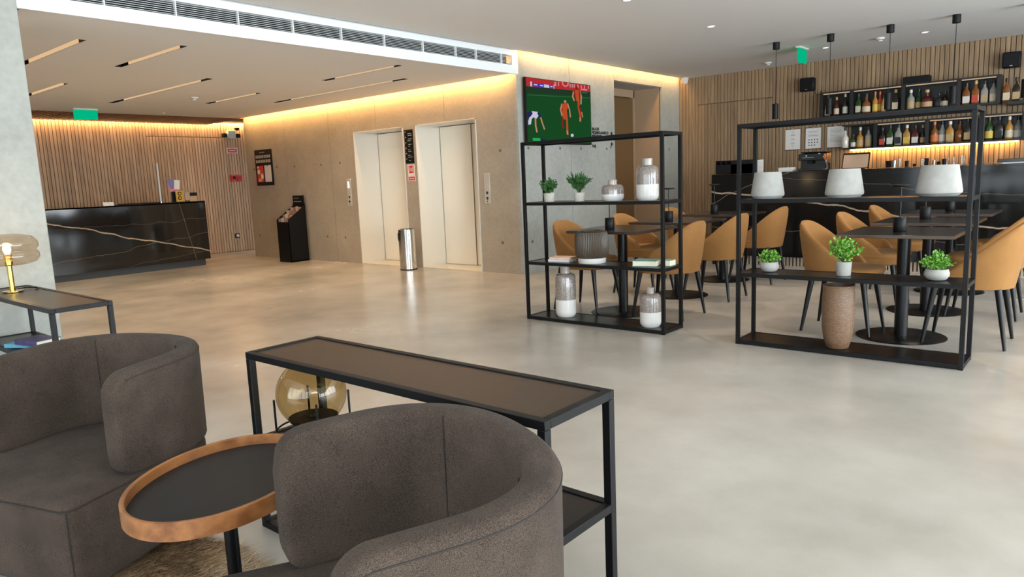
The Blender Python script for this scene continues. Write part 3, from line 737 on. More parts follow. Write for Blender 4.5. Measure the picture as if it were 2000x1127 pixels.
# ribbed dark vase
t = thing('ribbed_lantern', 'dark ribbed ceramic lantern vase with white base band', 'vase', (-3.26, YS, Z2))
mb = MB(); seg = 120; rings = []
for r, z in ((.088, .04), (.118, .048), (.132, .075), (.135, .15), (.132, .22), (.12, .252), (.10, .262), (.088, .264), (.084, .255), (.08, .2)):
    rings.append([((r+((.0045) if i % 2 and r > .1 else 0))*math.cos(2*PI*i/seg), (r+((.0045) if i % 2 and r > .1 else 0))*math.sin(2*PI*i/seg), z) for i in range(seg)])
MT['ribbed'] = plain('dark_bronze_ribbed_glaze', (.060, .043, .028), .4)
obj('ribbed_body', mb.loft(rings), MT['ribbed'], t, smooth=25)
obj('base_band', MB().lathe([(.112, 0), (.115, .004), (.115, .036), (.108, .042)], 40), MT['wport'], t)
# books on that shelf
MT['bkmag'] = plain('white_magazine', (.66, .64, .66), .35)
book('white-spined book at the bottom of the pair beside the ribbed lantern', (-3.56, YS, Z2), .12, .20, .14, .02, MT['bkmag'], None)
book('peach covered book on top of the pair beside the ribbed lantern', (-3.555, YS+.002, Z2+.021), .2, .19, .135, .016, MT['bkpeach'], None)
book('teal patterned book with cream pages at the end of the middle shelf', (-2.755, YS+.0, Z2), PI+.25, .19, .15, .042, MT['bkteal'], None)
book('cream paged book behind the teal patterned book', (-2.592, YS+.05, Z2), PI, .07, .10, .045, MT['bkteal'], None)
# plants
def plant(label, x, y, z, prof, potm, leafm, cr, ch, cz, n, ls, seed, shape, group):
    t = thing('potted_plant', label, 'plant', (x, y, z), 0, group); rnd = random.Random(seed)
    obj('pot', MB().lathe(prof, 28), potm, t)
    f = MB(); st = MB()
    top = max(p[1] for p in prof)
    def leaf(c, d, l, asp):
        sd = d.orthogonal().normalized(); sd.rotate(Matrix.Rotation(rnd.uniform(0, 2*PI), 3, d)); nn = d.cross(sd); w = l*asp
        f.add([c, c+d*l*.45+sd*w+nn*w*.4, c+d*l, c+d*l*.45-sd*w+nn*w*.4], [(0, 1, 2), (0, 2, 3)])
    root = Vector((0, 0, top-.012)); ns = max(18, n//11)
    for i in range(ns):
        a = 2*PI*i*.618+rnd.uniform(-.3, .3); e = 1-(i+.5)/ns*(1.12 if shape == 'ball' else .62)
        hz = math.sqrt(max(0, 1-min(1, e)**2)) if e > 0 else 1.0
        k = rnd.uniform(.72, 1.18)
        tip = Vector((hz*math.cos(a)*cr*k, hz*math.sin(a)*cr*k, cz-top+.012+max(-.45, e)*ch*k))+root
        mid = root.lerp(tip, .5)+Vector((rnd.gauss(0, .005), rnd.gauss(0, .005), .012))
        st.tube([root, mid, tip], .0011, 4)
        d = (tip-mid).normalized(); m_ = 11
        for q in range(m_):
            u = .25+.75*(q+rnd.random())/m_
            c = root.lerp(mid, u*2) if u < .5 else mid.lerp(tip, u*2-1)
            if shape == 'ball': dd = (d*.5+Vector((rnd.gauss(0, .8), rnd.gauss(0, .8), rnd.gauss(.25, .7)))).normalized(); leaf(c, dd, ls*rnd.uniform(.6, 1.15), .36)
            else: dd = (d*1.1+Vector((rnd.gauss(0, .45), rnd.gauss(0, .45), rnd.gauss(.2, .35)))).normalized(); leaf(c, dd, ls*rnd.uniform(.6, 1.1), .16)
    o = obj('foliage', f, leafm, t, smooth=0); o['kind'] = 'stuff'
    o = obj('stems', st, MT['stem'], t); o['kind'] = 'stuff'
cyl = lambda r, h: [(r*.86, 0), (r*.9, .003), (r, h), (r*.88, h), (r*.85, h-.012), (.001, h-.012)]
bowl = lambda r, h: [(r*.45, 0), (r*.75, .006), (r*.97, h*.38), (r, h*.62), (r*.9, h*.95), (r*.84, h), (r*.78, h-.01), (.001, h-.012)]
plant('leafy potted plant with round dark leaves on the upper shelf', -3.68, YS, Z3, cyl(.047, .072), MT['potlt'], MT['leafd'], .075, .065, .125, 420, .028, 1, 'ball', 'small potted plants')
plant('feathery potted plant with fanned dark leaves on the upper shelf', -3.37, YS, Z3, cyl(.047, .072), MT['potlt'], MT['leafd'], .098, .085, .125, 520, .045, 2, 'fan', 'small potted plants')
plant('low bright green plant in white bowl beside the bar-side shelf post', -1.80, YS, Z2, bowl(.062, .068), MT['matcer'], MT['leafl'], .066, .062, .085, 520, .022, 3, 'ball', 'small potted plants')
plant('tall bright green plant in white cylinder pot on the middle shelf', -1.32, YS, Z2, cyl(.048, .09), MT['matcer'], MT['leafl'], .090, .085, .16, 560, .027, 4, 'ball', 'small potted plants')
plant('low bushy plant with pale tips in the widest white bowl', -.795, YS, Z2, bowl(.068, .068), MT['matcer'], MT['leafl'], .082, .075, .09, 640, .024, 5, 'ball', 'small potted plants')
# white planters
def planter(label, x, w, h):
    t = thing('planter', label, 'planter', (x, YS, Z3), 0, 'white tapered stoneware planters'); r = w/2
    obj('body', MB().lathe([(r*.80, 0), (r*.84, .003), (r*.88, .010), (r*.99, .02), (r, .034), (r*.80, h-.003), (r*.78, h), (r*.74, h), (r*.72, h-.02), (.001, h-.03)], 48), MT['matcer'], t)
planter('smallest white tapered planter on the upper shelf', -1.82, .216, .178)
planter('middle white tapered planter on the upper shelf', -1.33, .228, .180)
planter('largest white tapered planter on the upper shelf', -.805, .242, .182)
# brown basket-textured vase
m, nt, b = newmat('bronze_woven_ceramic'); tc = node(nt, 'ShaderNodeTexCoord')
br_ = node(nt, 'ShaderNodeTexBrick'); br_.inputs['Scale'].default_value = 42; br_.inputs['Color1'].default_value = (.19, .105, .055, 1); br_.inputs['Color2'].default_value = (.29, .175, .098, 1); br_.inputs['Mortar'].default_value = (.085, .045, .024, 1); br_.inputs['Mortar Size'].default_value = .06
mp = node(nt, 'ShaderNodeMapping'); mp.inputs['Rotation'].default_value = (PI/2, 0, 0); nt.links.new(tc.outputs['Object'], mp.inputs[0]); nt.links.new(mp.outputs[0], br_.inputs['Vector']); nt.links.new(br_.outputs['Color'], b.inputs['Base Color']); b.inputs['Roughness'].default_value = .45
bp = node(nt, 'ShaderNodeBump'); bp.inputs['Strength'].default_value = .5; bp.inputs['Distance'].default_value = .003; bp.invert = True; nt.links.new(br_.outputs['Fac'], bp.inputs['Height']); nt.links.new(bp.outputs[0], b.inputs['Normal'])
t = thing('floor_vase', 'tall bronze-brown vase with woven texture on the bottom shelf', 'vase', (-1.335, YS-.04, Z1))
obj('body', MB().lathe([(.062, 0), (.068, .004), (.085, .06), (.097, .14), (.100, .24), (.098, .33), (.094, .385), (.096, .41), (.098, .414), (.092, .414), (.088, .40), (.085, .2), (.001, .15)], 48), m, t)

# ------------------------------------------------------------------ cafe tables, lamps, chairs
def cafe_table(x, y, label):
    t = thing('cafe_table', label, 'table', (x, y, 0), 0, 'black square pedestal tables')
    obj('base_plate', MB().lathe([(.285, 0), (.285, .003), (.282, .005), (.05, .006)], 56), MT['legblk'], t)
    obj('column', MB().lathe([(.042, .005), (.042, .705)], 28), MT['legblk'], t)
    obj('mounting_plate', MB().box(-.17, .17, -.17, .17, .705, .714), MT['legblk'], t)
    tp = obj('table_top', MB().box(-.345, .345, -.345, .345, .716, .74, .003), MT['tabtop'], t)
    obj('edge_band', MB().box(-.348, .348, -.348, -.345, .718, .738).box(-.348, .348, .345, .348, .718, .738).box(-.348, -.345, -.345, .345, .718, .738).box(.345, .348, -.345, .345, .718, .738), MT['tabedge'], tp)
    return t
def cafe_lamp(x, y, label):
    t = thing('cordless_lamp', label, 'lamp', (x, y, .7406), 0, 'black cordless lamps on the cafe tables')
    obj('base', MB().lathe([(.040, 0), (.041, .002), (.041, .092), (.038, .096), (.005, .096)], 28), MT['black'], t)
    obj('stem', MB().cone((0, 0, .095), (0, 0, .31), .0045, .0045, 10), MT['legblk'], t)
    obj('head', MB().lathe([(.004, .300), (.055, .304), (.058, .308), (.058, .314), (.054, .317), (.002, .318)], 28), MT['black'], t)
    return t
def cafe_chair():
    t = thing('tub_dining_chair', 'x', 'chair', (0, 0, 0), 0, 'mustard tub dining chairs')   # faces +x
    # shell: plan superellipse, angle 0 at the back (-x)
    def shell(th, lift, inset):
        a, b, n = .285-inset, .262-inset, 2.5
        c, s = math.cos(th), math.sin(th)
        return (-a*math.copysign(abs(c)**(2/n), c), b*math.copysign(abs(s)**(2/n), s))
    TM = math.radians(112); N = 49; zb = .385
    def ztop(th):
        u = min(1, abs(th)/TM); return .455+(.805-.455)*(1-u**2.0)**1.05
    rings = []
    for i in range(N):
        th = -TM+2*TM*i/(N-1); zt = max(zb+.055, ztop(th))
        ring = []
        for (ins, f) in ((.0, 0), (0, .25), (0, .5), (0, .78), (.002, .95), (.012, 1.0), (.032, 1.0), (.044, .96), (.047, .8), (.048, .5), (.048, .25), (.048, 0)):
            z = zb+(zt-zb)*f; fl = .87+.13*min(1, (z-zb)/.34)**.8
            x, y = shell(th, 0, ins); ring.append((x*fl-(.02*(z-zb)/.4 if abs(th) < 9 else 0)*math.cos(th), y*fl, z))
        rings.append(ring)
    n = len(rings[0]); vs = [p for r in rings for p in r]; fs = []
    for i in range(N-1):
        for k in range(n):
            k2 = (k+1) % n; fs.append((i*n+k, i*n+k2, (i+1)*n+k2, (i+1)*n+k))
    fs += [list(range(n))[::-1], list(range((N-1)*n, N*n))]
    obj('backrest', MB().add(vs, fs), MT['mustard'], t, smooth=60)
    def so(ins, z):
        pts = []
        for i in range(48):
            th = 2*PI*i/48; c, s = math.cos(th), math.sin(th); a = .265-ins; b = .25-ins
            x = a*math.copysign(abs(c)**(2/2.8), c); y = b*math.copysign(abs(s)**(2/2.8), s)*(1-.06*max(0, -x/a)); pts.append((x+.012, y, z))
        return pts
    obj('seat', MB().loft([so(i, z) for i, z in ((.07, .375), (.035, .38), (.022, .395), (.02, .43), (.014, .437), (.008, .45), (.012, .466), (.03, .477), (.08, .483), (.16, .485))]), MT['mustard'], t, smooth=60)
    for sx in (-1, 1):
        for sy in (-1, 1):
            top = Vector((sx*.175, sy*.165, .385)); bot = Vector((sx*.232, sy*.205, .002))
            obj('leg', MB().cone(bot, top, .0105, .0215, 14), MT['legblk'], t)
    return t
TB = [(-3.28, 5.38), (-3.27, 6.40), (-3.31, 7.54), (-1.10, 5.49), (-1.14, 6.56), (-1.15, 7.66)]
ROW = ['behind the vase shelf', 'in the middle row of the vase-shelf side', 'nearest the doorway wall', 'behind the planter shelf', 'in the middle row of the planter-shelf side', 'nearest the bar front']
LP = [(-3.35, 5.29), (-3.29, 6.25), (-3.36, 7.43), (-1.12, 5.43), (-1.20, 6.72), (-1.19, 7.80)]
for (x, y), w, (lx, ly) in zip(TB, ROW, LP):
    cafe_table(x, y, 'black square cafe table on round base '+w)
    cafe_lamp(lx, ly, 'slim black cordless lamp on the cafe table '+w)
ch0 = cafe_chair(); first = True
CH = [(-3.67, 5.40, 0, 0), (-2.865, 5.43, PI, 0), (-3.67, 6.42, 0, 1), (-2.90, 6.42, PI, 1), (-3.69, 7.56, 0, 2), (-2.93, 7.56, PI, 2),
      (-1.50, 5.54, 0, 3), (-.71, 5.54, PI, 3), (-1.54, 6.58, 0, 4), (-.745, 6.58, PI, 4), (-1.55, 7.68, 0, 5), (-.755, 7.68, PI, 5)]
for x, y, r, k in CH:
    lb = 'mustard tub chair '+('facing the windows' if r == 0 else 'facing the television wall')+', at table '+ROW[k].replace('in the middle row of the', 'mid-row on')
    if first: ch0.location = (x, y, 0); ch0.rotation_euler = (0, 0, r); ch0['label'] = lb; first = False
    else: dup(ch0, (x, y, 0), r, lb)

# ------------------------------------------------------------------ bar
YF = 8.72; BX0, BX1 = -3.98, 1.2
bar = thing('bar_counter', 'long black marble bar counter with pale ribbed kick panel', 'bar counter', ((BX0+BX1)/2, YF, 0))
hx = (BX1-BX0)/2
obj('front_panel', MB().box(-hx, hx, 0, .03, .13, 1.13), MT['marble_b'], bar)
obj('end_panel', MB().box(-hx, -hx+.03, .03, .62, .0, 1.13), MT['marble_b'], bar)
obj('counter_top', MB().box(-hx, hx, 0, .62, 1.13, 1.152, .002), MT['marble_b'], bar)
kb = obj('kick_panel', MB().box(-hx+.03, hx, .11, .14, 0, 1.12), MT['backing'], bar)
ks = MB().box(-.012, .012, .09, .11, .012, .13, .002).mesh('kick_slat', 0)
for i in range(int(2*hx/.042)-1): obj('kick_slat', ks, MT['kslat'], kb, (-hx+.06+i*.042, 0, 0))
obj('kick_base', MB().box(-hx+.03, hx, .085, .11, 0, .012), MT['kslat'], kb)
obj('raised_ledge', MB().box(-.94-(BX0+BX1)/2, hx, -.02, .45, 1.168, 1.20, .003), MT['marble_b'], bar)
obj('ledge_support', MB().box(-.90-(BX0+BX1)/2, hx, .02, .4, 1.152, 1.168), MT['plast'], bar)
# back counter with glasses
bc = thing('back_counter', 'dark back counter under the bottle shelves along the slatted bar wall', 'counter', (-.9, 10.9, 0))
obj('cabinet_body', MB().box(-2.5, 2.3, -.28, .30, 0, 1.12), MT['blackm'], bc)
obj('counter_top', MB().box(-2.5, 2.3, -.30, .30, 1.12, 1.15, .003), MT['plinth'], bc)
def drink_glass(label, px, r, h, mat, yq):
    p = on(px, 318, 1, yq)
    t = thing('drinking_glass', label, 'glass', (p.x, yq, 1.151), 0, 'glasses on the back counter')
    obj('bowl', MB().lathe([(r*.85, 0), (r*.85, .004), (r, h), (r*.92, h), (r*.8, .008), (.001, .008)], 16), mat, t)
glm = plain('amber_lit_glass', (.5, .3, .14), .1, trans=.0)
for i, (px, r, h, mt) in enumerate(((1736, .04, .085, 'blackm'), (1746, .035, .09, 'steel'), (1757, .014, .11, 'plast'), (1771, .025, .075, 'blackm'), (1786, .02, .035, 'blackm'), (1802, .03, .09, 'clear'), (1809, .03, .10, 'blackm'), (1824, .02, .07, 'steel'), (1833, .025, .05, 'blackm'), (1844, .025, .08, 'blackm'), (1850, .022, .09, 'clear'), (1863, .024, .10, 'clear'), (1880, .032, .11, 'clear'))):
    drink_glass('%s on the back counter, number %s along from the till screen' % ({'blackm': 'dark tumbler', 'steel': 'steel jigger', 'plast': 'pale straw pot', 'clear': 'clear glass'}[mt], ['one', 'two', 'three', 'four', 'five', 'six', 'seven', 'eight', 'nine', 'ten', 'eleven', 'twelve', 'thirteen'][i]), px, r, h, MT[mt], 10.67 if i % 2 else 10.76)
# bottle shelves
MT['shelfblk'] = plain('black_steel_shelf', (.010, .010, .010), .4); MT['bronze'] = plain('bronze_light_edge', (.42, .32, .24), .35, metal=.6)
MT['shelflight'] = glow('shelf_light_profile', (1.0, .74, .5), .42)
YSF, YSB = 10.98, YB-.024
def wall_shelf(label, x0, x1, z0, z1, divs):
    t = thing('bottle_shelf', label, 'wall shelf', ((x0+x1)/2, YSB, z0), 0, 'black bottle shelves'); h = z1-z0; c = (x0+x1)/2; d = YSF-YSB
    obj('bottom_board', MB().box(x0-c, x1-c, d, 0, -.022, 0, .001), MT['shelfblk'], t)
    tb = obj('top_board', MB().box(x0-c, x1-c, d, 0, h, h+.02, .001), MT['shelfblk'], t)
    obj('back_board', MB().box(x0-c+.06, x1-c-.06, -.012, -.002, 0, h), MT['shelfblk'], t)
    for q in divs: obj('divider', MB().box(q-c-.022, q-c+.022, d+.01, -.012, 0, h), MT['shelfblk'], t)
    for q0, q1 in zip(divs, divs[1:]): obj('light_profile', MB().box(q0-c+.03, q1-c-.03, d+.004, d+.02, h-.014, h-.001), MT['shelflight'], tb)
    return t
wall_shelf('upper black bottle shelf on the slatted bar wall', -3.37, -1.20, 1.91, 2.225, [-3.35, -2.94, -2.29, -1.65, -1.22])
wall_shelf('lower black bottle shelf with warm strip light underneath', -3.05, -.55, 1.445, 1.745, [-2.62, -1.99, -1.44, -.93])
tag(obj('bar_led_strip', MB().box(-2.98, -1.0, YSB-.06, YSB-.03, 1.408, 1.42), MT['ledbar']), 'warm strip light under the lower bottle shelf', 'led strip')
tag(obj('receiver_box', MB().box(-2.31, -2.0, 11.03, 11.2, 2.246, 2.34, .004), MT['blackm']), 'flat black receiver box on top of the upper bottle shelf', 'receiver')
tag(obj('side_shelf', MB().box(-1.12, -.5, 10.95, YSB, 1.86, 1.905, .002), MT['shelfblk']), 'short black shelf beside the upper bottle shelf', 'wall shelf')
GL = {}
def gmat(key, col, rough=.08, coat=.4):
    if key not in GL: GL[key] = plain('bottle_'+key, col, rough, coat=coat)
    return GL[key]
BG = {'amber': (.22, .075, .018), 'dark': (.018, .012, .010), 'green': (.02, .06, .012), 'clear': (.30, .29, .25), 'honey': (.45, .22, .05), 'white': (.66, .60, .52), 'wine': (.09, .012, .012), 'red': (.42, .06, .03)}
LBC = {'cream': (.62, .52, .36), 'white': (.66, .62, .56), 'black': (.02, .02, .022), 'red': (.5, .06, .04), 'yellow': (.62, .42, .07), 'orange': (.60, .16, .04), 'tan': (.46, .31, .15), 'none': None}
CPC = {'k': (.02, .02, .02), 'w': (.7, .68, .62), 'g': (.5, .33, .1), 'r': (.45, .04, .03), 'o': (.55, .16, .04)}
def bottle(label, x, y, z, r, h, glass, lab, cap, group, square=False, fat=False, lz=(.12, .5)):
    t = thing('bottle', label, 'bottle', (x, y, z), 0, group)
    bh = h*(.62 if not fat else .55); nr = r*.34
    prof = [(r*.93, 0), (r, .006), (r, bh*.86), (r*.9, bh*.95), (r*.6, bh*1.06), (nr, bh*1.2), (nr, h*.9)]
    obj('glass_body', MB().lathe(prof, 4 if square else 16, rot=PI/4 if square else 0) if not square else MB().loft([[(sx*rr*.86, sy*rr*.7, zz) for sx, sy in ((1, -.8), (.8, -1), (-.8, -1), (-1, -.8), (-1, .8), (-.8, 1), (.8, 1), (1, .8))] for rr, zz in prof]), gmat(glass, BG[glass]), t)
    obj('cap', MB().lathe([(nr*1.15, h*.84), (nr*1.2, h*.86), (nr*1.2, h*.99), (nr*.9, h)], 12), gmat('cap_'+cap, CPC[cap], .35, 0), t)
    if LBC[lab]:
        z0, z1 = bh*lz[0], bh*(lz[0]+lz[1])
        if square: obj('label_band', MB().box(-r*.74, r*.74, -r*.715, r*.715, z0, z1), gmat('label_'+lab, LBC[lab], .6, 0), t)
        else: obj('label_band', MB().lathe([(r*1.012, z0), (r*1.012, z1)], 16), gmat('label_'+lab, LBC[lab], .6, 0), t)
ORD = 'first second third fourth fifth sixth seventh eighth ninth tenth eleventh twelfth thirteenth fourteenth fifteenth sixteenth seventeenth eighteenth nineteenth twentieth'.split()
def settle(rows, py, z, divs):
    done = []
    for (px, r, h, g_, l_, c_, sq, ft) in rows:
        x = on(px, py, 1, 11.08).x; R_ = r*1.02
        for q in divs:
            if abs(x-q) < R_+.025: x = q+math.copysign(R_+.026, x-q)
        y = 11.08
        for yy in (11.08, 11.14, 11.045, 11.155, 11.03):
            if yy+R_ > 11.20 or yy-R_ < 10.965: continue
            if all(math.hypot(x-a, yy-b) > R_+c+.002 for a, b, c in done): y = yy; break
        else:
            x = max(a+math.sqrt(max(0, (R_+c+.003)**2-(y-b)**2)) for a, b, c in done[-3:])
        done.append((x, y, R_))
    return done
UPB = [(1611, .042, .26, 'amber', 'cream', 'k', 1, 0), (1634, .036, .26, 'wine', 'cream', 'g', 0, 0), (1651, .036, .295, 'dark', 'white', 'w', 0, 0), (1672, .042, .28, 'green', 'cream', 'k', 1, 0), (1692, .055, .27, 'amber', 'cream', 'k', 0, 1), (1709, .034, .285, 'honey', 'yellow', 'o', 0, 0),
       (1716, .034, .285, 'red', 'yellow', 'o', 0, 0), (1725, .03, .2, 'honey', 'tan', 'k', 0, 0), (1749, .048, .285, 'dark', 'cream', 'g', 1, 0), (1776, .048, .26, 'clear', 'tan', 'w', 0, 0), (1792, .045, .27, 'green', 'tan', 'k', 0, 1), (1810, .065, .24, 'wine', 'tan', 'g', 0, 1),
       (1833, .04, .18, 'dark', 'black', 'k', 1, 0), (1843, .04, .2, 'dark', 'cream', 'k', 0, 0), (1880, .048, .275, 'amber', 'white', 'k', 1, 0), (1899, .048, .295, 'amber', 'red', 'g', 1, 0), (1915, .045, .28, 'clear', 'tan', 'k', 1, 0), (1930, .042, .28, 'clear', 'cream', 'k', 1, 0)]
PU = settle(UPB, 205, 1.91, [-3.35, -2.94, -2.29, -1.65, -1.22])
for i, (px, r, h, g_, l_, c_, sq, ft) in enumerate(UPB):
    bottle('%s glass bottle with %s label, %s on the upper bottle shelf from the clipboards' % (g_, l_, ORD[i]), PU[i][0], PU[i][1], 1.911, r, h, g_, l_, c_, 'bottles on the upper bar shelf', sq, ft)
LOB = [(1651, .046, .29, 'white', 'none', 'k', 0, 1), (1667, .035, .19, 'green', 'white', 'k', 0, 0), (1680, .046, .28, 'honey', 'tan', 'w', 0, 1), (1696, .045, .27, 'clear', 'tan', 'k', 0, 0), (1718, .045, .25, 'dark', 'red', 'k', 1, 0), (1733, .048, .28, 'green', 'white', 'k', 1, 0), (1749, .05, .28, 'clear', 'black', 'k', 1, 0), (1765, .048, .265, 'honey', 'yellow', 'w', 1, 0),
       (1780, .05, .25, 'wine', 'white', 'k', 1, 0), (1793, .034, .25, 'dark', 'tan', 'g', 0, 1), (1820, .046, .282, 'amber', 'orange', 'o', 0, 0), (1838, .046, .28, 'clear', 'white', 'k', 0, 0), (1855, .05, .275, 'honey', 'tan', 'w', 1, 0), (1872, .056, .27, 'amber', 'none', 'k', 0, 1), (1889, .046, .295, 'dark', 'tan', 'k', 1, 0), (1931, .048, .29, 'green', 'yellow', 'k', 0, 0), (1950, .05, .29, 'dark', 'black', 'k', 1, 0), (1970, .044, .28, 'honey', 'cream', 'w', 0, 0), (1988, .05, .27, 'clear', 'white', 'k', 0, 0)]
PL = settle(LOB, 268, 1.445, [-2.62, -1.99, -1.44, -.93])
for i, (px, r, h, g_, l_, c_, sq, ft) in enumerate(LOB):
    bottle('%s glass bottle with %s label, %s on the lower bottle shelf from the clipboards' % (g_, 'no' if l_ == 'none' else l_, ORD[i]), PL[i][0], PL[i][1], 1.446, r, h, g_, l_, c_, 'bottles on the lower bar shelf', sq, ft)
for px, gq, lq in ((1956, 'amber', 'cream'), (1976, 'dark', 'tan')):
    p = on(px, 190, 1, 11.08); bottle('%s glass bottle with %s label on the short side shelf' % (gq, lq), max(p.x, -1.145) if px < 1970 else max(p.x, -1.045), 11.08, 1.906, .045, .29, gq, lq, 'k', 'bottles on the side shelf', True)
# clipboards
MT['clipb'] = plain('dark_clipboard', (.05, .035, .025), .5)
MT['ink'] = plain('grey_ink', (.10, .10, .11), .8)
def clipboard(label, x0, x1, style):
    t = thing('clipboard', label, 'clipboard', ((x0+x1)/2, YB-.024, 1.62), 0, 'clipboards on the bar wall'); w = (x1-x0)/2
    obj('board', MB().box(-w, w, -.006, -.001, -.16, .16, .001), MT['clipb'], t)
    s = obj('sheet', MB().box(-w+.004, w-.004, -.008, -.0065, -.15, .15), MT['paper'], t)
    obj('clip', MB().box(-.02, .02, -.016, -.006, .145, .165, .002), MT['steel'], t)
    mb = MB()
    if style == 0:
        for z, q in ((.11, .02), (.075, .03), (.06, .03), (.01, .02), (-.005, .03), (-.05, .025), (-.065, .03), (-.10, .02)): mb.box(-q, q, -.0086, -.008, z-.002, z+.002)
    elif style == 1:
        for z in (.10, .085, .05, .04, .03): mb.box(-.07, .07, -.0086, -.008, z-.0015, z+.0015)
        for r in range(3):
            for c in range(4 if r < 2 else 3): mb.lathe([(.011, 0), (.011, .0006)], 8, (-.06+c*.04, -.0086, 0)) if 0 else mb.box(-.069+c*.04, -.051+c*.04, -.0086, -.008, -.03-r*.04, -.012-r*.04)
    else:
        for i in range(11): mb.box(-.08, .08 if i % 4 else .03, -.0086, -.008, .11-i*.018, .113-i*.018)
    obj('print', mb, MT['ink'], s, smooth=0)
clipboard('clipboard holding a short centred menu list on the slatted bar wall', -3.935, -3.705, 0)
clipboard('clipboard holding a sheet with rows of small symbols on the slatted bar wall', -3.635, -3.405, 1)
clipboard('clipboard holding a page of full text lines beside the bottle shelf', -3.325, -3.08, 2)
def speaker(label, x0, x1, z0, z1):
    t = thing('wall_speaker', label, 'speaker', ((x0+x1)/2, YB-.024, (z0+z1)/2), 0, 'black wall speakers'); w = (x1-x0)/2; h = (z1-z0)/2
    bd = obj('cabinet', MB().box(-w, w, -.15, -.03, -h, h, .012), MT['blackm'], t)
    obj('grille', MB().box(-w+.012, w-.012, -.154, -.149, -h+.012, h-.012, .004), MT['black'], t)
    obj('badge', MB().box(-.015, .015, -.156, -.1535, -h+.018, -h+.024), MT['steel'], t)
    obj('bracket', MB().box(-.02, .02, -.04, 0, -.03, .03), MT['blackm'], t)
speaker('black wall speaker above the clipboards and upper bottle shelf', -3.69, -3.49, 2.30, 2.49)
speaker('black wall speaker above the short side shelf', -1.21, -1.02, 2.32, 2.51)
tag(obj('speaker_wire', MB().tube([(-3.52, YB-.03, 2.3), (-3.48, YB-.03, 2.24), (-3.44, YB-.03, 2.25), (-3.42, YB-.03, 2.30), (-3.40, YB-.03, 2.25)], .0035, 6), MT['blackm']), 'thin black wire from the speaker to the upper bottle shelf', 'wire')
# things on the bar
t = thing('tray_organizer', 'black stationery organizer with compartments at the end of the bar', 'organizer', (-3.84, 9.2, 1.1528))
obj('case', MB().box(-.26, .26, -.10, -.095, 0, .12).box(-.26, .26, .095, .10, 0, .175).box(-.26, -.255, -.095, .095, 0, .175).box(.255, .26, -.095, .095, 0, .175).box(-.26, .26, -.1, .1, 0, .004).box(-.05, .255, -.1, .095, .004, .168), MT['blackm'], t)
for x in (-.19, -.12): obj('compartment_divider', MB().box(x-.003, x+.003, -.095, .095, .004, .17), MT['blackm'], t)
t = thing('card_holder', 'upright white menu card standing beside the black organizer', 'card', (-3.53, 9.18, 1.1528))
obj('card', MB().box(-.04, .04, -.002, .002, .0, .165), MT['paper'], t); obj('print', MB().box(-.03, .03, -.0028, -.002, .10, .102).box(-.03, .03, -.0028, -.002, .08, .082).box(-.03, .03, -.0028, -.002, .06, .062).box(-.03, .02, -.0028, -.002, .13, .133), MT['ink'], t)
tag(obj('napkin_stack', MB().box(-3.27, -3.10, 9.1, 9.25, 1.1528, 1.205, .003), MT['paper']), 'low stack of cream napkins on the bar', 'napkins')
t = thing('coffee_machine', 'boxy black coffee machine with small light on the bar', 'coffee machine', (-2.87, 9.2, 1.1528))
obj('body', MB().box(-.15, .15, -.02, .16, 0, .215, .01).box(-.15, .15, -.13, -.02, .12, .205, .008).box(-.15, .15, -.13, -.02, 0, .03, .004), MT['dglass'], t)
obj('top_lid', MB().box(-.13, .155, -.10, .15, .215, .228, .004), MT['blackm'], t)
obj('spout', MB().box(-.05, .0, -.11, -.05, .085, .12, .004), MT['blackm'], t)
obj('trim_line', MB().box(-.10, .04, -.132, -.13, .158, .162), MT['steel'], t); obj('status_light', MB().box(-.06, -.045, -.132, -.13, .178, .184), MT['exitw'], t)
t = thing('till_screen', 'black framed till screen tilted back on the bar', 'screen', (-2.40, 9.2, 1.1528))
MT['till'] = plain('tan_screen', (.42, .28, .19), .15)  # plain tan colour of the screen
for nm, mb, mt in (('frame', MB().box(-.15, .15, -.012, .012, 0, .19, .004), 'blackm'), ('screen_glass', MB().box(-.138, .138, -.0135, -.012, .0, .165), 'till')):
    o = obj(nm, mb, MT[mt], t); o.rotation_euler = (-.35, 0, 0); o.location = (0, 0, .01)
obj('stand', MB().box(-.08, .08, 0, .12, 0, .012, .003).box(-.02, .02, .02, .06, .01, .09), MT['blackm'], t)
# pendants over the bar
for i, px in enumerate((1521, 1625, 1740, 1865, 1990)):
    x = -3.31+i*.632
    t = thing('pendant_light', 'slim black tube pendant over the bar, %s along from the television wall' % ORD[i], 'pendant light', (x, 9.08, ZH), 0, 'black tube pendants over the bar')
    obj('canopy', MB().lathe([(.038, -.085), (.04, -.082), (.04, 0)], 24), MT['blackm'], t)
    obj('cord', MB().cone((0, 0, -.085), (0, 0, -.735), .0035, .0035, 6), MT['blackm'], t)
    obj('tube_shade', MB().lathe([(.034, -.915), (.036, -.915), (.036, -.735), (.03, -.73), (.003, -.73)], 24), MT['black'], t)
    obj('lens', MB().lathe([(.0, -.905), (.033, -.905)], 16), MT['lens'], t)
    spot('pendant_spot', (x, 9.08, ZH-.93), 5, SOFT, 70)
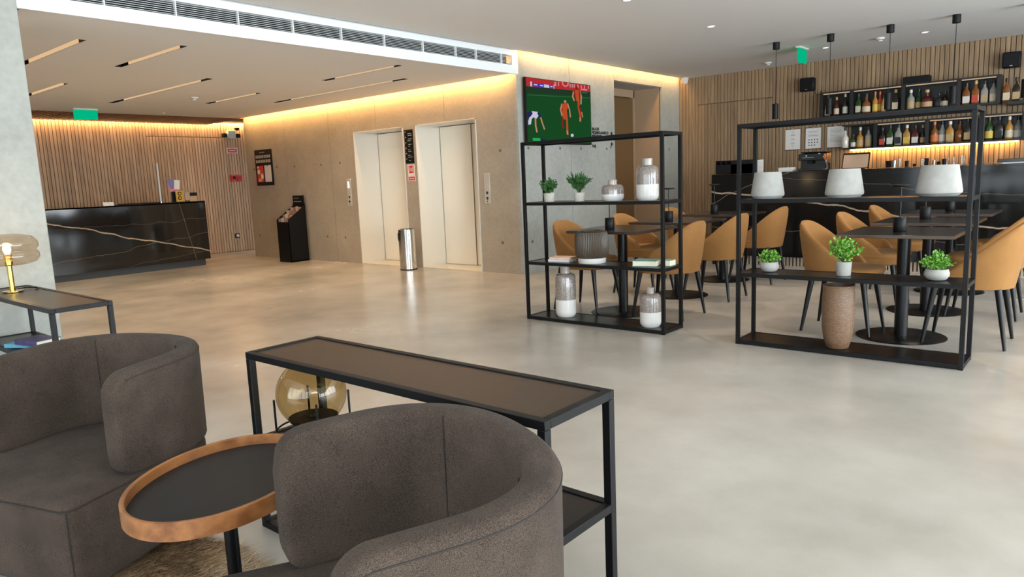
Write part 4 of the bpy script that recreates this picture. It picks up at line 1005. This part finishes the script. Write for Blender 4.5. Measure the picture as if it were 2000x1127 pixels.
# ceiling fittings
def downlight(x, y, z, label, r=.045, on_=True):
    t = thing('downlight', label, 'downlight', (x, y, z), 0, 'recessed ceiling downlights')
    obj('bezel', MB().lathe([(r*.72, -.001), (r*.76, -.005), (r, -.004), (r*1.02, 0)], 24), MT['white'], t)
    obj('lens', MB().lathe([(0, -.002), (r*.72, -.002)], 20), MT['lens'] if on_ else MT['white'], t)
for i, (x, y, w) in enumerate(((-3.43, 7.49, 'between the doorway and the bar'), (-3.02, 10.04, 'before the upper bottle shelf'), (-1.87, 9.95, 'before the bottle shelf middle'), (-3.42, 5.76, 'over the first cafe table row'), (-1.1, 5.5, 'over the table behind the planter shelf'), (-1.1, 7.5, 'over the table nearest the bar'), (-3.4, 3.0, 'added out of view over the open floor before the vase shelf'), (-1.1, 3.0, 'added out of view over the open floor before the planter shelf'), (1.2, 3.0, 'added out of view over the open floor by the windows'), (-2.2, .4, 'added out of view over the tub armchairs'), (1.2, 5.5, 'added out of view between the planter shelf and the windows'))):  # lounge downlights out of view are added to brighten the room
    downlight(x, y, ZH, 'small round recessed downlight '+w)
def detector(x, y, z, label):
    t = thing('smoke_detector', label, 'smoke detector', (x, y, z), 0, 'white ceiling smoke detectors')
    obj('base', MB().lathe([(.052, 0), (.052, -.012), (.046, -.02)], 24), MT['plast'], t)
    obj('sensor_head', MB().lathe([(.034, -.018), (.034, -.03), (.026, -.042), (0, -.044)], 24), MT['plast'], t)
    obj('indicator', MB().lathe([(.02, -.024), (.0355, -.024), (.0355, -.029), (.02, -.029)], 16), MT['blackm'], t)
detector(-9.56, 4.85, ZL, 'white smoke detector on the low reception ceiling')
detector(-4.0, 10.65, ZH, 'white smoke detector on the ceiling near the slatted wall door')
detector(-2.34, 9.89, ZH, 'white smoke detector on the ceiling before the bottle shelves')
tag(obj('sprinkler', MB().lathe([(.035, 0), (.033, -.004), (.01, -.006), (.008, -.02), (.014, -.024), (0, -.026)], 20, (-11.57, 5.35, ZL)), MT['plast']), 'small round ceiling fitting near the dark slatted ceiling', 'sprinkler')
tag(obj('dome_camera', MB().lathe([(.06, 0), (.06, -.03), (.052, -.05)], 24, (-5.53, 11.10, ZH)).lathe([(.05, -.045), (.048, -.07), (.035, -.095), (.0, -.108)], 24, (-5.53, 11.10, ZH)), MT['plast']), 'small white dome camera in the corner of slatted wall', 'camera')
# exit signs
def exit_sign(label, loc, rz, w, h):
    t = thing('exit_sign', label, 'exit sign', loc, rz, 'green exit signs')
    obj('housing', MB().box(-w/2, w/2, -.03, .03, -.02, 0, .002), MT['plast'], t)
    obj('panel', MB().box(-w/2, w/2, -.004, .004, -.02-h, -.02), MT['exit'], t)
    obj('edge_trim', MB().box(-w/2-.006, -w/2, -.005, .005, -.026-h, -.02).box(w/2, w/2+.006, -.005, .005, -.026-h, -.02).box(-w/2, w/2, -.005, .005, -.026-h, -.02-h), MT['clear'], t)
exit_sign('green exit sign hanging below the slatted reception ceiling', (-11.5, 4.19, ZL), PI/2, .32, .13)
exit_sign('green exit sign hanging over the bar', (-3.22, 9.75, ZH), PI/2, .33, .175)

# ------------------------------------------------------------------ reception
desk = thing('reception_desk', 'black marble reception desk with a long pale vein and grey plinth', 'reception desk', (-11.5, 3.8, 0))
DY0, DY1 = -1.8, 2.03
obj('front_panel', MB().box(-.03, 0, DY0, DY1, .105, 1.05), MT['marble_d'], desk)
obj('end_panel', MB().box(-.75, -.03, DY1-.03, DY1, .105, 1.05), MT['marble_d'], desk)
obj('desk_top', MB().box(-.75, 0, DY0, .82, 1.03, 1.052, .002).box(-.75, 0, .82, DY1, 1.03, 1.06, .002), MT['marble_d'], desk)
obj('plinth', MB().box(-.70, -.045, DY0, DY1-.07, 0, .105), MT['plinth'], desk)
def deskitem(px0, px1, py0, py1, x): return on(px0, py1, 0, x).y, on(px1, py1, 0, x).y, on(px0, py0, 0, x).z
t = thing('desk_card', 'small white tented card on the reception desk', 'card', (-11.68, 4.41, 1.0526))
obj('card', MB().prism([(-.02, 0), (.02, 0), (.0, .055)], 1, -.075, .075), MT['paper'], t, smooth=0)
t = thing('desk_pole', 'slender steel pole standing on the reception desk', 'pole', (-11.75, 5.23, 1.0606))
obj('tube', MB().lathe([(.016, .01), (.016, .62), (.013, .625)], 16), MT['satin'], t); obj('foot', MB().lathe([(.03, 0), (.03, .008), (.016, .012)], 20), MT['chrome'], t)
t = thing('leaflet_holder', 'black leaflet holder with blue and pink leaflets on the reception desk', 'leaflet holder', (-11.72, 5.46, 1.0606))
obj('stand', MB().box(-.03, .03, -.06, .06, 0, .01).box(-.02, -.014, -.055, .055, .01, .23), MT['blackm'], t)
MT['pinkp'] = plain('pink_leaflet', (.65, .22, .25), .5); MT['bluep'] = plain('blue_leaflet', (.16, .16, .36), .5)
for k, (y, z, rx, mt) in enumerate(((-.03, .17, .2, 'pinkp'), (.02, .16, -.15, 'pinkp'), (-.02, .22, .35, 'bluep'), (.03, .2, -.1, 'paper'))):
    o = obj('leaflet', MB().box(-.002, .002, -.045, .045, 0, .15), MT[mt], t, (-.008+.005*k, y, z)); o.rotation_euler = (rx, 0, 0)
t = thing('brass_plaque', 'gold award plaque with round emblems on the reception desk', 'plaque', (-11.66, 5.5, 1.0606))
obj('plate', MB().box(-.008, 0, -.065, .065, 0, .18, .002), MT['gold'], t)
for z in (.13, .06): obj('emblem', MB().prism([(.032*math.cos(a*PI/6), z+.032*math.sin(a*PI/6)) for a in range(12)], 0, .0, .004), MT['blackm'], t); obj('emblem_centre', MB().prism([(.02*math.cos(a*PI/6), z+.02*math.sin(a*PI/6)) for a in range(12)], 0, .004, .006), MT['gold'], t)
t = thing('round_award', 'dark oval award disc beside the gold plaque', 'award', (-11.66, 5.62, 1.0606))
obj('disc', MB().prism([(.04*math.cos(a*PI/10), .085+.08*math.sin(a*PI/10)) for a in range(20)], 0, -.012, 0), MT['bronze'], t); obj('foot', MB().box(-.025, .02, -.03, .03, 0, .012), MT['blackm'], t)
t = thing('desk_sign', 'small two-tone sign with black header on the reception desk', 'sign', (-11.66, 5.73, 1.0606))
obj('panel', MB().box(-.006, 0, -.055, .055, 0, .085), plain('tan_sign_board', (.45, .31, .18), .5), t); obj('header', MB().box(-.006, .001, -.06, .06, .085, .14), MT['blackm'], t)
for y, w_ in ((4.75, 'white card'), (5.05, 'steel pole')): tag(obj('desk_tray', MB().box(-11.9, -11.62, y-.12, y+.12, 1.0606, 1.072, .002), MT['blackm']), 'flat black tray on the reception desk next to the '+w_, 'tray', 'flat trays on the reception desk')
# wall devices by the corridor
XD = XR+.022
t = thing('emergency_light', 'white twin-head emergency light high on the reception slat wall', 'emergency light', (XD, 7.45, 2.29))
obj('battery_box', MB().box(0, .09, -.08, .08, -.075, .075, .008), MT['plast'], t)
for sy in (-1, 1): h_ = obj('lamp_head', MB().box(.01, .10, sy*.14-.035, sy*.14+.035, -.055, .02, .006), MT['blackm'], t)
obj('top_dome', MB().lathe([(.05, .13), (.045, .10), (.02, .08), (0, .076)], 16, (.08, .12, 0)), MT['blackm'], t)
t = thing('fire_sign', 'small red sign with white border under the emergency light', 'sign', (XD, 7.47, 1.985))
obj('plate', MB().box(0, .003, -.11, .11, -.05, .05), MT['paper'], t); obj('red_field', MB().box(.003, .004, -.098, .098, -.038, .038), MT['red'], t)
obj('mark', MB().box(.004, .0045, -.07, .07, -.006, .006), MT['paper'], t)
t = thing('alarm_button', 'pair of red fire alarm boxes on the reception slat wall', 'alarm', (XD, 7.49, 1.45))
for y, n_ in ((-.06, 'call_point'), (.06, 'siren_box')): obj(n_, MB().box(0, .05, y-.055, y+.055, -.06, .06, .006), MT['red'], t)
obj('glass_window', MB().box(.05, .052, -.09, -.03, -.025, .035), MT['blackm'], t); obj('label_strip', MB().box(.05, .052, .025, .095, -.03, .03), plain('dark_red_label', (.35, .01, .01), .5), t)
t = thing('wall_socket', 'black wall socket with white plug low on the reception wall', 'socket', (XD, 7.40, .31))
obj('plate', MB().box(0, .01, -.05, .05, -.045, .045, .002), MT['blackm'], t); obj('plug', MB().lathe([(.03, 0), (.03, .03), (.022, .045)], 16), MT['plast'], t).rotation_euler = (0, PI/2, 0)

# ------------------------------------------------------------------ lift lobby things
def callpanel(label, x, z0, z1, disp):
    t = thing('lift_call_panel', label, 'call panel', (x, YE, z0), 0, 'lift call panels'); h = z1-z0
    obj('plate', MB().box(-.05, .05, -.012, 0, 0, h, .003), MT['steel'] if 0 else plain('pale_call_plate', (.62, .58, .52), .3, metal=.3), t)
    for z in (.17, .10) : obj('button', MB().prism([(.018*math.cos(a*PI/8), z-.03+.018*math.sin(a*PI/8)) for a in range(16)], 1, -.015, -.012), MT['blackm'], t); obj('button_cap', MB().prism([(.012*math.cos(a*PI/8), z-.03+.012*math.sin(a*PI/8)) for a in range(16)], 1, -.017, -.015), MT['steel'], t)
    obj('key_switch', MB().prism([(.008*math.cos(a*PI/4), .03+.008*math.sin(a*PI/4)) for a in range(8)], 1, -.014, -.012), MT['blackm'], t)
    if disp: obj('display', MB().box(-.02, .02, -.0135, -.012, h-.14, h-.04), glow('lift_display', (1, .95, .85), 1.6), t)
callpanel('lift call panel with lit display beside the lift next to the leaflet stand', -9.13, .89, 1.31, True)
callpanel('plain lift call panel between the lift and the television wall corner', -6.25, .90, 1.29, False)
t = thing('floor_directory', 'tall black floor directory sign between the two lifts', 'sign', (-7.695, YE, 1.485))
obj('plate', MB().box(-.085, .085, -.008, 0, 0, .46), MT['black'], t); ln = MB(); rr = random.Random(5)
for i in range(17):
    z = .435-i*.025
    ln.box(-.07, -.055, -.0088, -.008, z-.005, z+.005) if i % 3 == 0 else ln.box(-.03+rr.random()*.02, .01+rr.random()*.06, -.0088, -.008, z-.003, z+.002)
obj('print', ln, MT['paper'], t, smooth=0); obj('edge_trim', MB().box(-.09, .09, -.006, 0, .46, .468).box(-.09, .09, -.006, 0, -.008, 0), MT['steel'], t)
t = thing('lift_fire_sign', 'square red do-not-use-lift sign under the floor directory', 'sign', (-7.685, YE, 1.39))
obj('plate', MB().box(-.07, .07, -.004, 0, -.085, .075), MT['paper'], t); obj('red_square', MB().box(-.05, .05, -.005, -.004, -.045, .06), MT['red'], t); obj('symbol', MB().box(-.035, -.027, -.0056, -.005, -.03, .045).box(.027, .035, -.0056, -.005, -.03, .045).box(-.012, -.004, -.0056, -.005, -.02, .03).box(.006, .014, -.0056, -.005, -.02, .03).box(-.045, .045, -.0046, -.004, -.072, -.064), MT['paper'], t)
t = thing('fire_arrow_sign', 'small red strip sign below the square red lift sign', 'sign', (-7.68, YE, 1.268))
obj('plate', MB().box(-.075, .075, -.004, 0, -.035, .035), MT['paper'], t); obj('red_field', MB().box(-.066, .066, -.005, -.004, -.026, .026), MT['red'], t); obj('symbol', MB().prism([(-.05, 0), (-.03, .014), (-.03, -.014)], 1, -.0056, -.005).box(-.01, .05, -.0056, -.005, -.006, .004), MT['paper'], t)
# poster
t = thing('notice_board', 'black notice board with icons, red leaflet and white sheet on lift wall', 'notice board', (-11.475, YE, 1.27))
obj('board', MB().box(-.27, .27, -.015, 0, 0, .62, .003), MT['black'], t)
ic = MB()
for r_, z in ((0, .475), (1, .395)):
    for c in range(9): ic.box(-.235+c*.053, -.235+c*.053+.036, -.0165, -.015, z, z+.05)
obj('icon_row', ic, plain('icon_grey', (.42, .38, .33), .6), t, smooth=0); obj('heading', MB().box(-.10, .06, -.0165, -.015, .565, .58), plain('heading_grey', (.22, .2, .18), .6), t)
rl = obj('red_leaflet', MB().box(-.225, -.02, -.0175, -.015, .06, .345), MT['red'], t)
obj('leaflet_shape', MB().lathe([(0, 0)], 3) if 0 else MB().prism([(-.17+.045*math.cos(a*PI/8), .24+.045*math.sin(a*PI/8)) for a in range(16)], 1, -.019, -.0175).prism([(-.07+.04*math.cos(a*PI/8), .16+.05*math.sin(a*PI/8)) for a in range(16)], 1, -.019, -.0175).box(-.19, -.10, -.019, -.0175, .08, .095).box(-.19, -.10, -.019, -.0175, .11, .12).box(-.2, -.16, -.019, -.0175, .30, .335), MT['cream'], rl)
obj('white_sheet', MB().box(.02, .225, -.0175, -.015, .06, .345), MT['paper'], t); obj('sheet_pin', MB().box(.11, .135, -.02, -.0175, .325, .345), MT['red'], t)
# leaflet stand
t = thing('leaflet_stand', 'black floor stand filled with leaflets against the lift wall', 'leaflet stand', (-10.45, 6.74, 0))
w = .17
obj('body', MB().prism([(-.17, 0), (.17, 0), (.17, .92), (-.17, .70)], 0, -w, -w+.008).prism([(-.17, 0), (.17, 0), (.17, .92), (-.17, .70)], 0, w-.008, w)
    .box(-w, w, -.17, -.162, 0, .66).box(-w, w, .16, .17, 0, .95).box(-w, w, -.16, .16, 0, .02), MT['black'], t, smooth=0)
hb = obj('header_board', MB().box(-.14, .16, .15, .165, .95, 1.08), MT['black'], t); obj('header_print', MB().box(-.11, .1, .148, .15, .975, .985).box(-.11, .03, .148, .15, 1.03, 1.04), plain('header_ink', (.3, .28, .25), .6), hb)
lc = [plain('leaflet_%d' % i, c, .5) for i, c in enumerate(((.62, .55, .47), (.55, .16, .12), (.12, .10, .09), (.60, .42, .34), (.30, .22, .18)))]
rr = random.Random(11)
for r_ in range(4):
    sh = obj('step_tray', MB().box(-w+.01, w-.01, -.16+r_*.08, -.155+r_*.08, .56+r_*.055, .66+r_*.055), MT['blackm'], t)
    for c in range(4):
        obj('leaflet', MB().box(-.148+c*.078, -.148+c*.078+.066, -.145+r_*.08, -.135+r_*.08, .60+r_*.055, .715+r_*.06+rr.uniform(-.01, .015)), lc[rr.randrange(5)], sh)
# waste bin
t = thing('waste_bin', 'polished steel cylinder waste bin standing between the two lifts', 'bin', (-7.60, 6.72, 0))
obj('drum', MB().lathe([(.118, .012), (.118, .565), (.112, .572), (.104, .572), (.104, .40), (.001, .40)], 48), MT['chrome'], t)
obj('base_ring', MB().lathe([(.122, 0), (.122, .014), (.11, .016)], 40), MT['blackm'], t)
o = obj('aperture', MB().prism([(.045*math.cos(a*PI/10), .47+.06*math.sin(a*PI/10)) for a in range(20)], 1, -.1195, -.10), MT['blackm'], t); o.rotation_euler = (0, 0, math.radians(-28))

# ------------------------------------------------------------------ television and lettering
TY0, TY1, TZ0, TZ1 = 7.045, 8.475, 1.628, 2.432
tv = thing('television', 'wall mounted flat television showing a football match', 'television', (XT, (TY0+TY1)/2, (TZ0+TZ1)/2))
tw, thh = (TY1-TY0)/2, (TZ1-TZ0)/2
obj('casing', MB().box(.03, .07, -tw, tw, -thh, thh, .004), MT['blackm'], tv); obj('wall_bracket', MB().box(0, .03, -.25, .25, -.2, .2), MT['blackm'], tv)
def em(n, c, s=.72): return glow(n, c, s)
pitch = em('screen_green_pitch', (.010, .070, .018)); redb = em('screen_red_banner', (.50, .030, .030)); linem = em('screen_line', (.05, .17, .06)); kit = em('screen_orange_kit', (.52, .075, .025)); kit2 = em('screen_dark_kit', (.22, .02, .015))
skin = em('screen_skin', (.55, .26, .15)); whitek = em('screen_white', (.62, .60, .78)); navy = em('screen_navy', (.02, .02, .09)); purple = em('screen_purple', (.07, .03, .42)); pinkl = em('screen_pink_letters', (.62, .27, .30)); dkg = em('screen_dark_green', (.016, .045, .022)); grn = em('screen_bright_green', (.03, .40, .10))
sc = obj('screen_pitch', MB().quad((.0705, -tw+.012, -thh+.015), (.0705, tw-.012, -thh+.015), (.0705, tw-.012, thh-.012), (.0705, -tw+.012, thh-.012)), pitch, tv, smooth=0)
def uv(x, y):     # crop pixels of the set -> local y,z
    u = (x-103)/837; tp = 140+105*u; bt = 1000+30*u
    return (-tw+2*tw*u, thh-2*thh*(y-tp)/(bt-tp))
lay = [0]
def flat(name, pts, mat):
    lay[0] += 1; X = .0706+.00004*lay[0]; q = [uv(*p) for p in pts]
    obj(name, MB().add([(X, a, b) for a, b in q], [list(range(len(q)))]), mat, sc, smooth=0)
def limb(name, pts, wid, mat):
    lay[0] += 1; X = .0706+.00004*lay[0]; mb = MB()
    for (x0, y0), (x1, y1) in zip(pts, pts[1:]):
        dx, dy = x1-x0, y1-y0; l = math.hypot(dx, dy) or 1; nx, ny = -dy/l*wid/2, dx/l*wid/2; ex, ey = dx/l*wid*.3, dy/l*wid*.3
        q = [uv(x0+nx-ex, y0+ny-ey), uv(x1+nx+ex, y1+ny+ey), uv(x1-nx+ex, y1-ny+ey), uv(x0-nx-ex, y0-ny-ey)]; mb.add([(X, a, b) for a, b in q], [(0, 1, 2, 3)])
    obj(name, mb, mat, sc, smooth=0)
def dot(name, x, y, rx, ry, mat): flat(name, [(x+rx*math.cos(a*PI/8), y+ry*math.sin(a*PI/8)) for a in range(16)], mat)
flat('screen_banner', [(112, 150), (932, 252), (932, 335), (112, 260)], redb)
flat('screen_field_edge', [(112, 262), (932, 337), (932, 400), (112, 350)], dkg)
flat('screen_white_line', [(125, 368), (925, 411), (925, 416), (125, 375)], linem)
flat('screen_scoreboard', [(185, 215), (440, 248), (440, 288), (185, 262)], purple); flat('screen_score', [(322, 236), (388, 244), (388, 282), (322, 275)], whitek); flat('screen_scoreboard_badge', [(160, 200), (180, 203), (180, 265), (160, 262)], whitek); flat('screen_scoreboard_badge', [(440, 240), (450, 241), (450, 291), (440, 290)], whitek); flat('screen_score_team', [(200, 232), (245, 237), (245, 252), (200, 247)], whitek); flat('screen_score_team', [(272, 241), (312, 246), (312, 262), (272, 257)], whitek); flat('screen_score_clock', [(402, 256), (428, 259), (428, 274), (402, 271)], whitek)
# letters of the advertising board cut by the picture edge
for nm, x in (('O', 0),):
    lay[0] += 1
for (x0, w_, h_) in ((452, 26, 55), (500, 12, 55)): flat('screen_letter', [(x0, 200), (x0+w_, 203), (x0+w_, 203+h_), (x0, 200+h_)], pinkl)
flat('screen_letter', [(475, 206), (488, 207), (488, 250), (475, 248)], redb)
limb('screen_letter', [(555, 205), (560, 235), (580, 256), (605, 258), (625, 245), (632, 215)], 16, pinkl)
for x0 in (648, 678, 705, 755, 800, 845, 900): flat('screen_letter', [(x0, 225+(x0-648)*.11), (x0+15, 227+(x0-648)*.11), (x0+15, 275+(x0-648)*.08), (x0, 273+(x0-648)*.08)], pinkl)
flat('screen_letter', [(800, 290), (890, 298), (890, 318), (800, 308)], pinkl); flat('screen_letter', [(815, 336), (890, 340), (890, 352), (815, 348)], linem)
# players
limb('screen_player_arm', [(700, 330), (685, 390), (705, 445)], 18, skin); limb('screen_player_arm', [(785, 320), (803, 390), (797, 490)], 18, skin)
flat('screen_player_shirt', [(700, 308), (780, 300), (795, 360), (788, 425), (715, 430)], kit2); flat('screen_player_shirt', [(715, 310), (770, 305), (778, 440), (735, 455)], kit); dot('screen_player_head', 742, 283, 18, 26, kit2)
limb('screen_player_leg', [(765, 440), (763, 540), (785, 640), (782, 715)], 26, kit); limb('screen_player_leg', [(770, 520), (800, 610), (815, 660)], 18, kit2); limb('screen_player_boot', [(780, 670), (780, 715)], 15, skin); limb('screen_player_boot', [(805, 600), (818, 662)], 12, skin)
limb('screen_player_arm', [(540, 490), (522, 560), (538, 640)], 18, skin); limb('screen_player_arm', [(615, 485), (640, 570), (648, 660)], 15, skin)
flat('screen_player_shirt', [(540, 485), (612, 478), (618, 545), (595, 570), (540, 560)], kit); flat('screen_player_shirt', [(528, 555), (570, 560), (565, 600), (535, 600)], kit2); dot('screen_player_head', 583, 458, 16, 20, skin)
flat('screen_player_shorts', [(540, 560), (600, 560), (612, 690), (545, 690)], kit); limb('screen_player_leg', [(600, 680), (602, 780), (602, 880)], 24, kit); limb('screen_player_leg', [(550, 680), (535, 745), (546, 800)], 20, kit2); limb('screen_player_boot', [(598, 840), (606, 888)], 18, skin)
flat('screen_player_shirt', [(165, 580), (235, 590), (245, 640), (215, 680), (180, 660), (130, 720), (125, 690)], whitek); flat('screen_player_shorts', [(110, 600), (160, 575), (175, 610), (150, 650), (112, 670)], navy); limb('screen_player_leg', [(205, 680), (205, 770), (218, 850)], 18, skin); limb('screen_player_leg', [(265, 650), (285, 730), (310, 815)], 16, skin); limb('screen_player_sleeve', [(240, 605), (262, 655)], 24, navy); flat('screen_player_shirt', [(120, 700), (160, 690), (150, 750), (118, 755)], whitek)
dot('screen_ball', 665, 900, 20, 22, whitek); flat('screen_logo', [(165, 925), (255, 932), (255, 968), (165, 965)], grn); flat('screen_logo_navy', [(262, 935), (318, 938), (318, 966), (262, 966)], navy)  # ball, green logo and the navy block beside it
# wall lettering beside the set
blk = plain('black_vinyl_letter', (.012, .012, .012), .6)
wl = thing('wall_lettering', 'black wayfinding lettering with arrows on concrete wall beside the television', 'lettering', (XT+.0008, 8.59, 1.6))
for txt, z, s in (('SALA DE', .236, .05), ('PEQUENO-ALMOÇO', .186, .05), ('BREAKFAST', .136, .05), ('BAR', -.004, .055)):
    o = obj('lettering', text_mesh(txt, s, blk), blk, wl, (0, 0, z)); o.rotation_euler = (PI/2, 0, PI/2); o.scale = (.92, 1, 1)
for z in (.14, -.01):
    obj('arrow', MB().add([(0, .465, z), (0, .485, z-.005), (0, .515, z+.045), (0, .497, z+.05)], [(0, 1, 2, 3)]).add([(0, .482, z+.045), (0, .535, z+.035), (0, .53, z+.08), (0, .492, z+.08)], [(0, 1, 2, 3)]), blk, wl, smooth=0)

# ------------------------------------------------------------------ room lamps (light of the downlights, the lounge ones added to brighten)
for x, y, e in ((-3.43, 7.49, 75), (-3.42, 5.76, 75), (-1.1, 5.5, 60), (-1.1, 7.5, 65), (-3.02, 10.04, 14), (-1.87, 9.95, 14), (-3.4, 3.0, 22), (-1.1, 3.0, 14), (1.2, 3.0, 8), (-2.2, .4, 12), (1.2, 5.5, 8)):
    spot('downlight_beam', (x, y, ZH-.02), e, SOFT, 95, .6, .05)
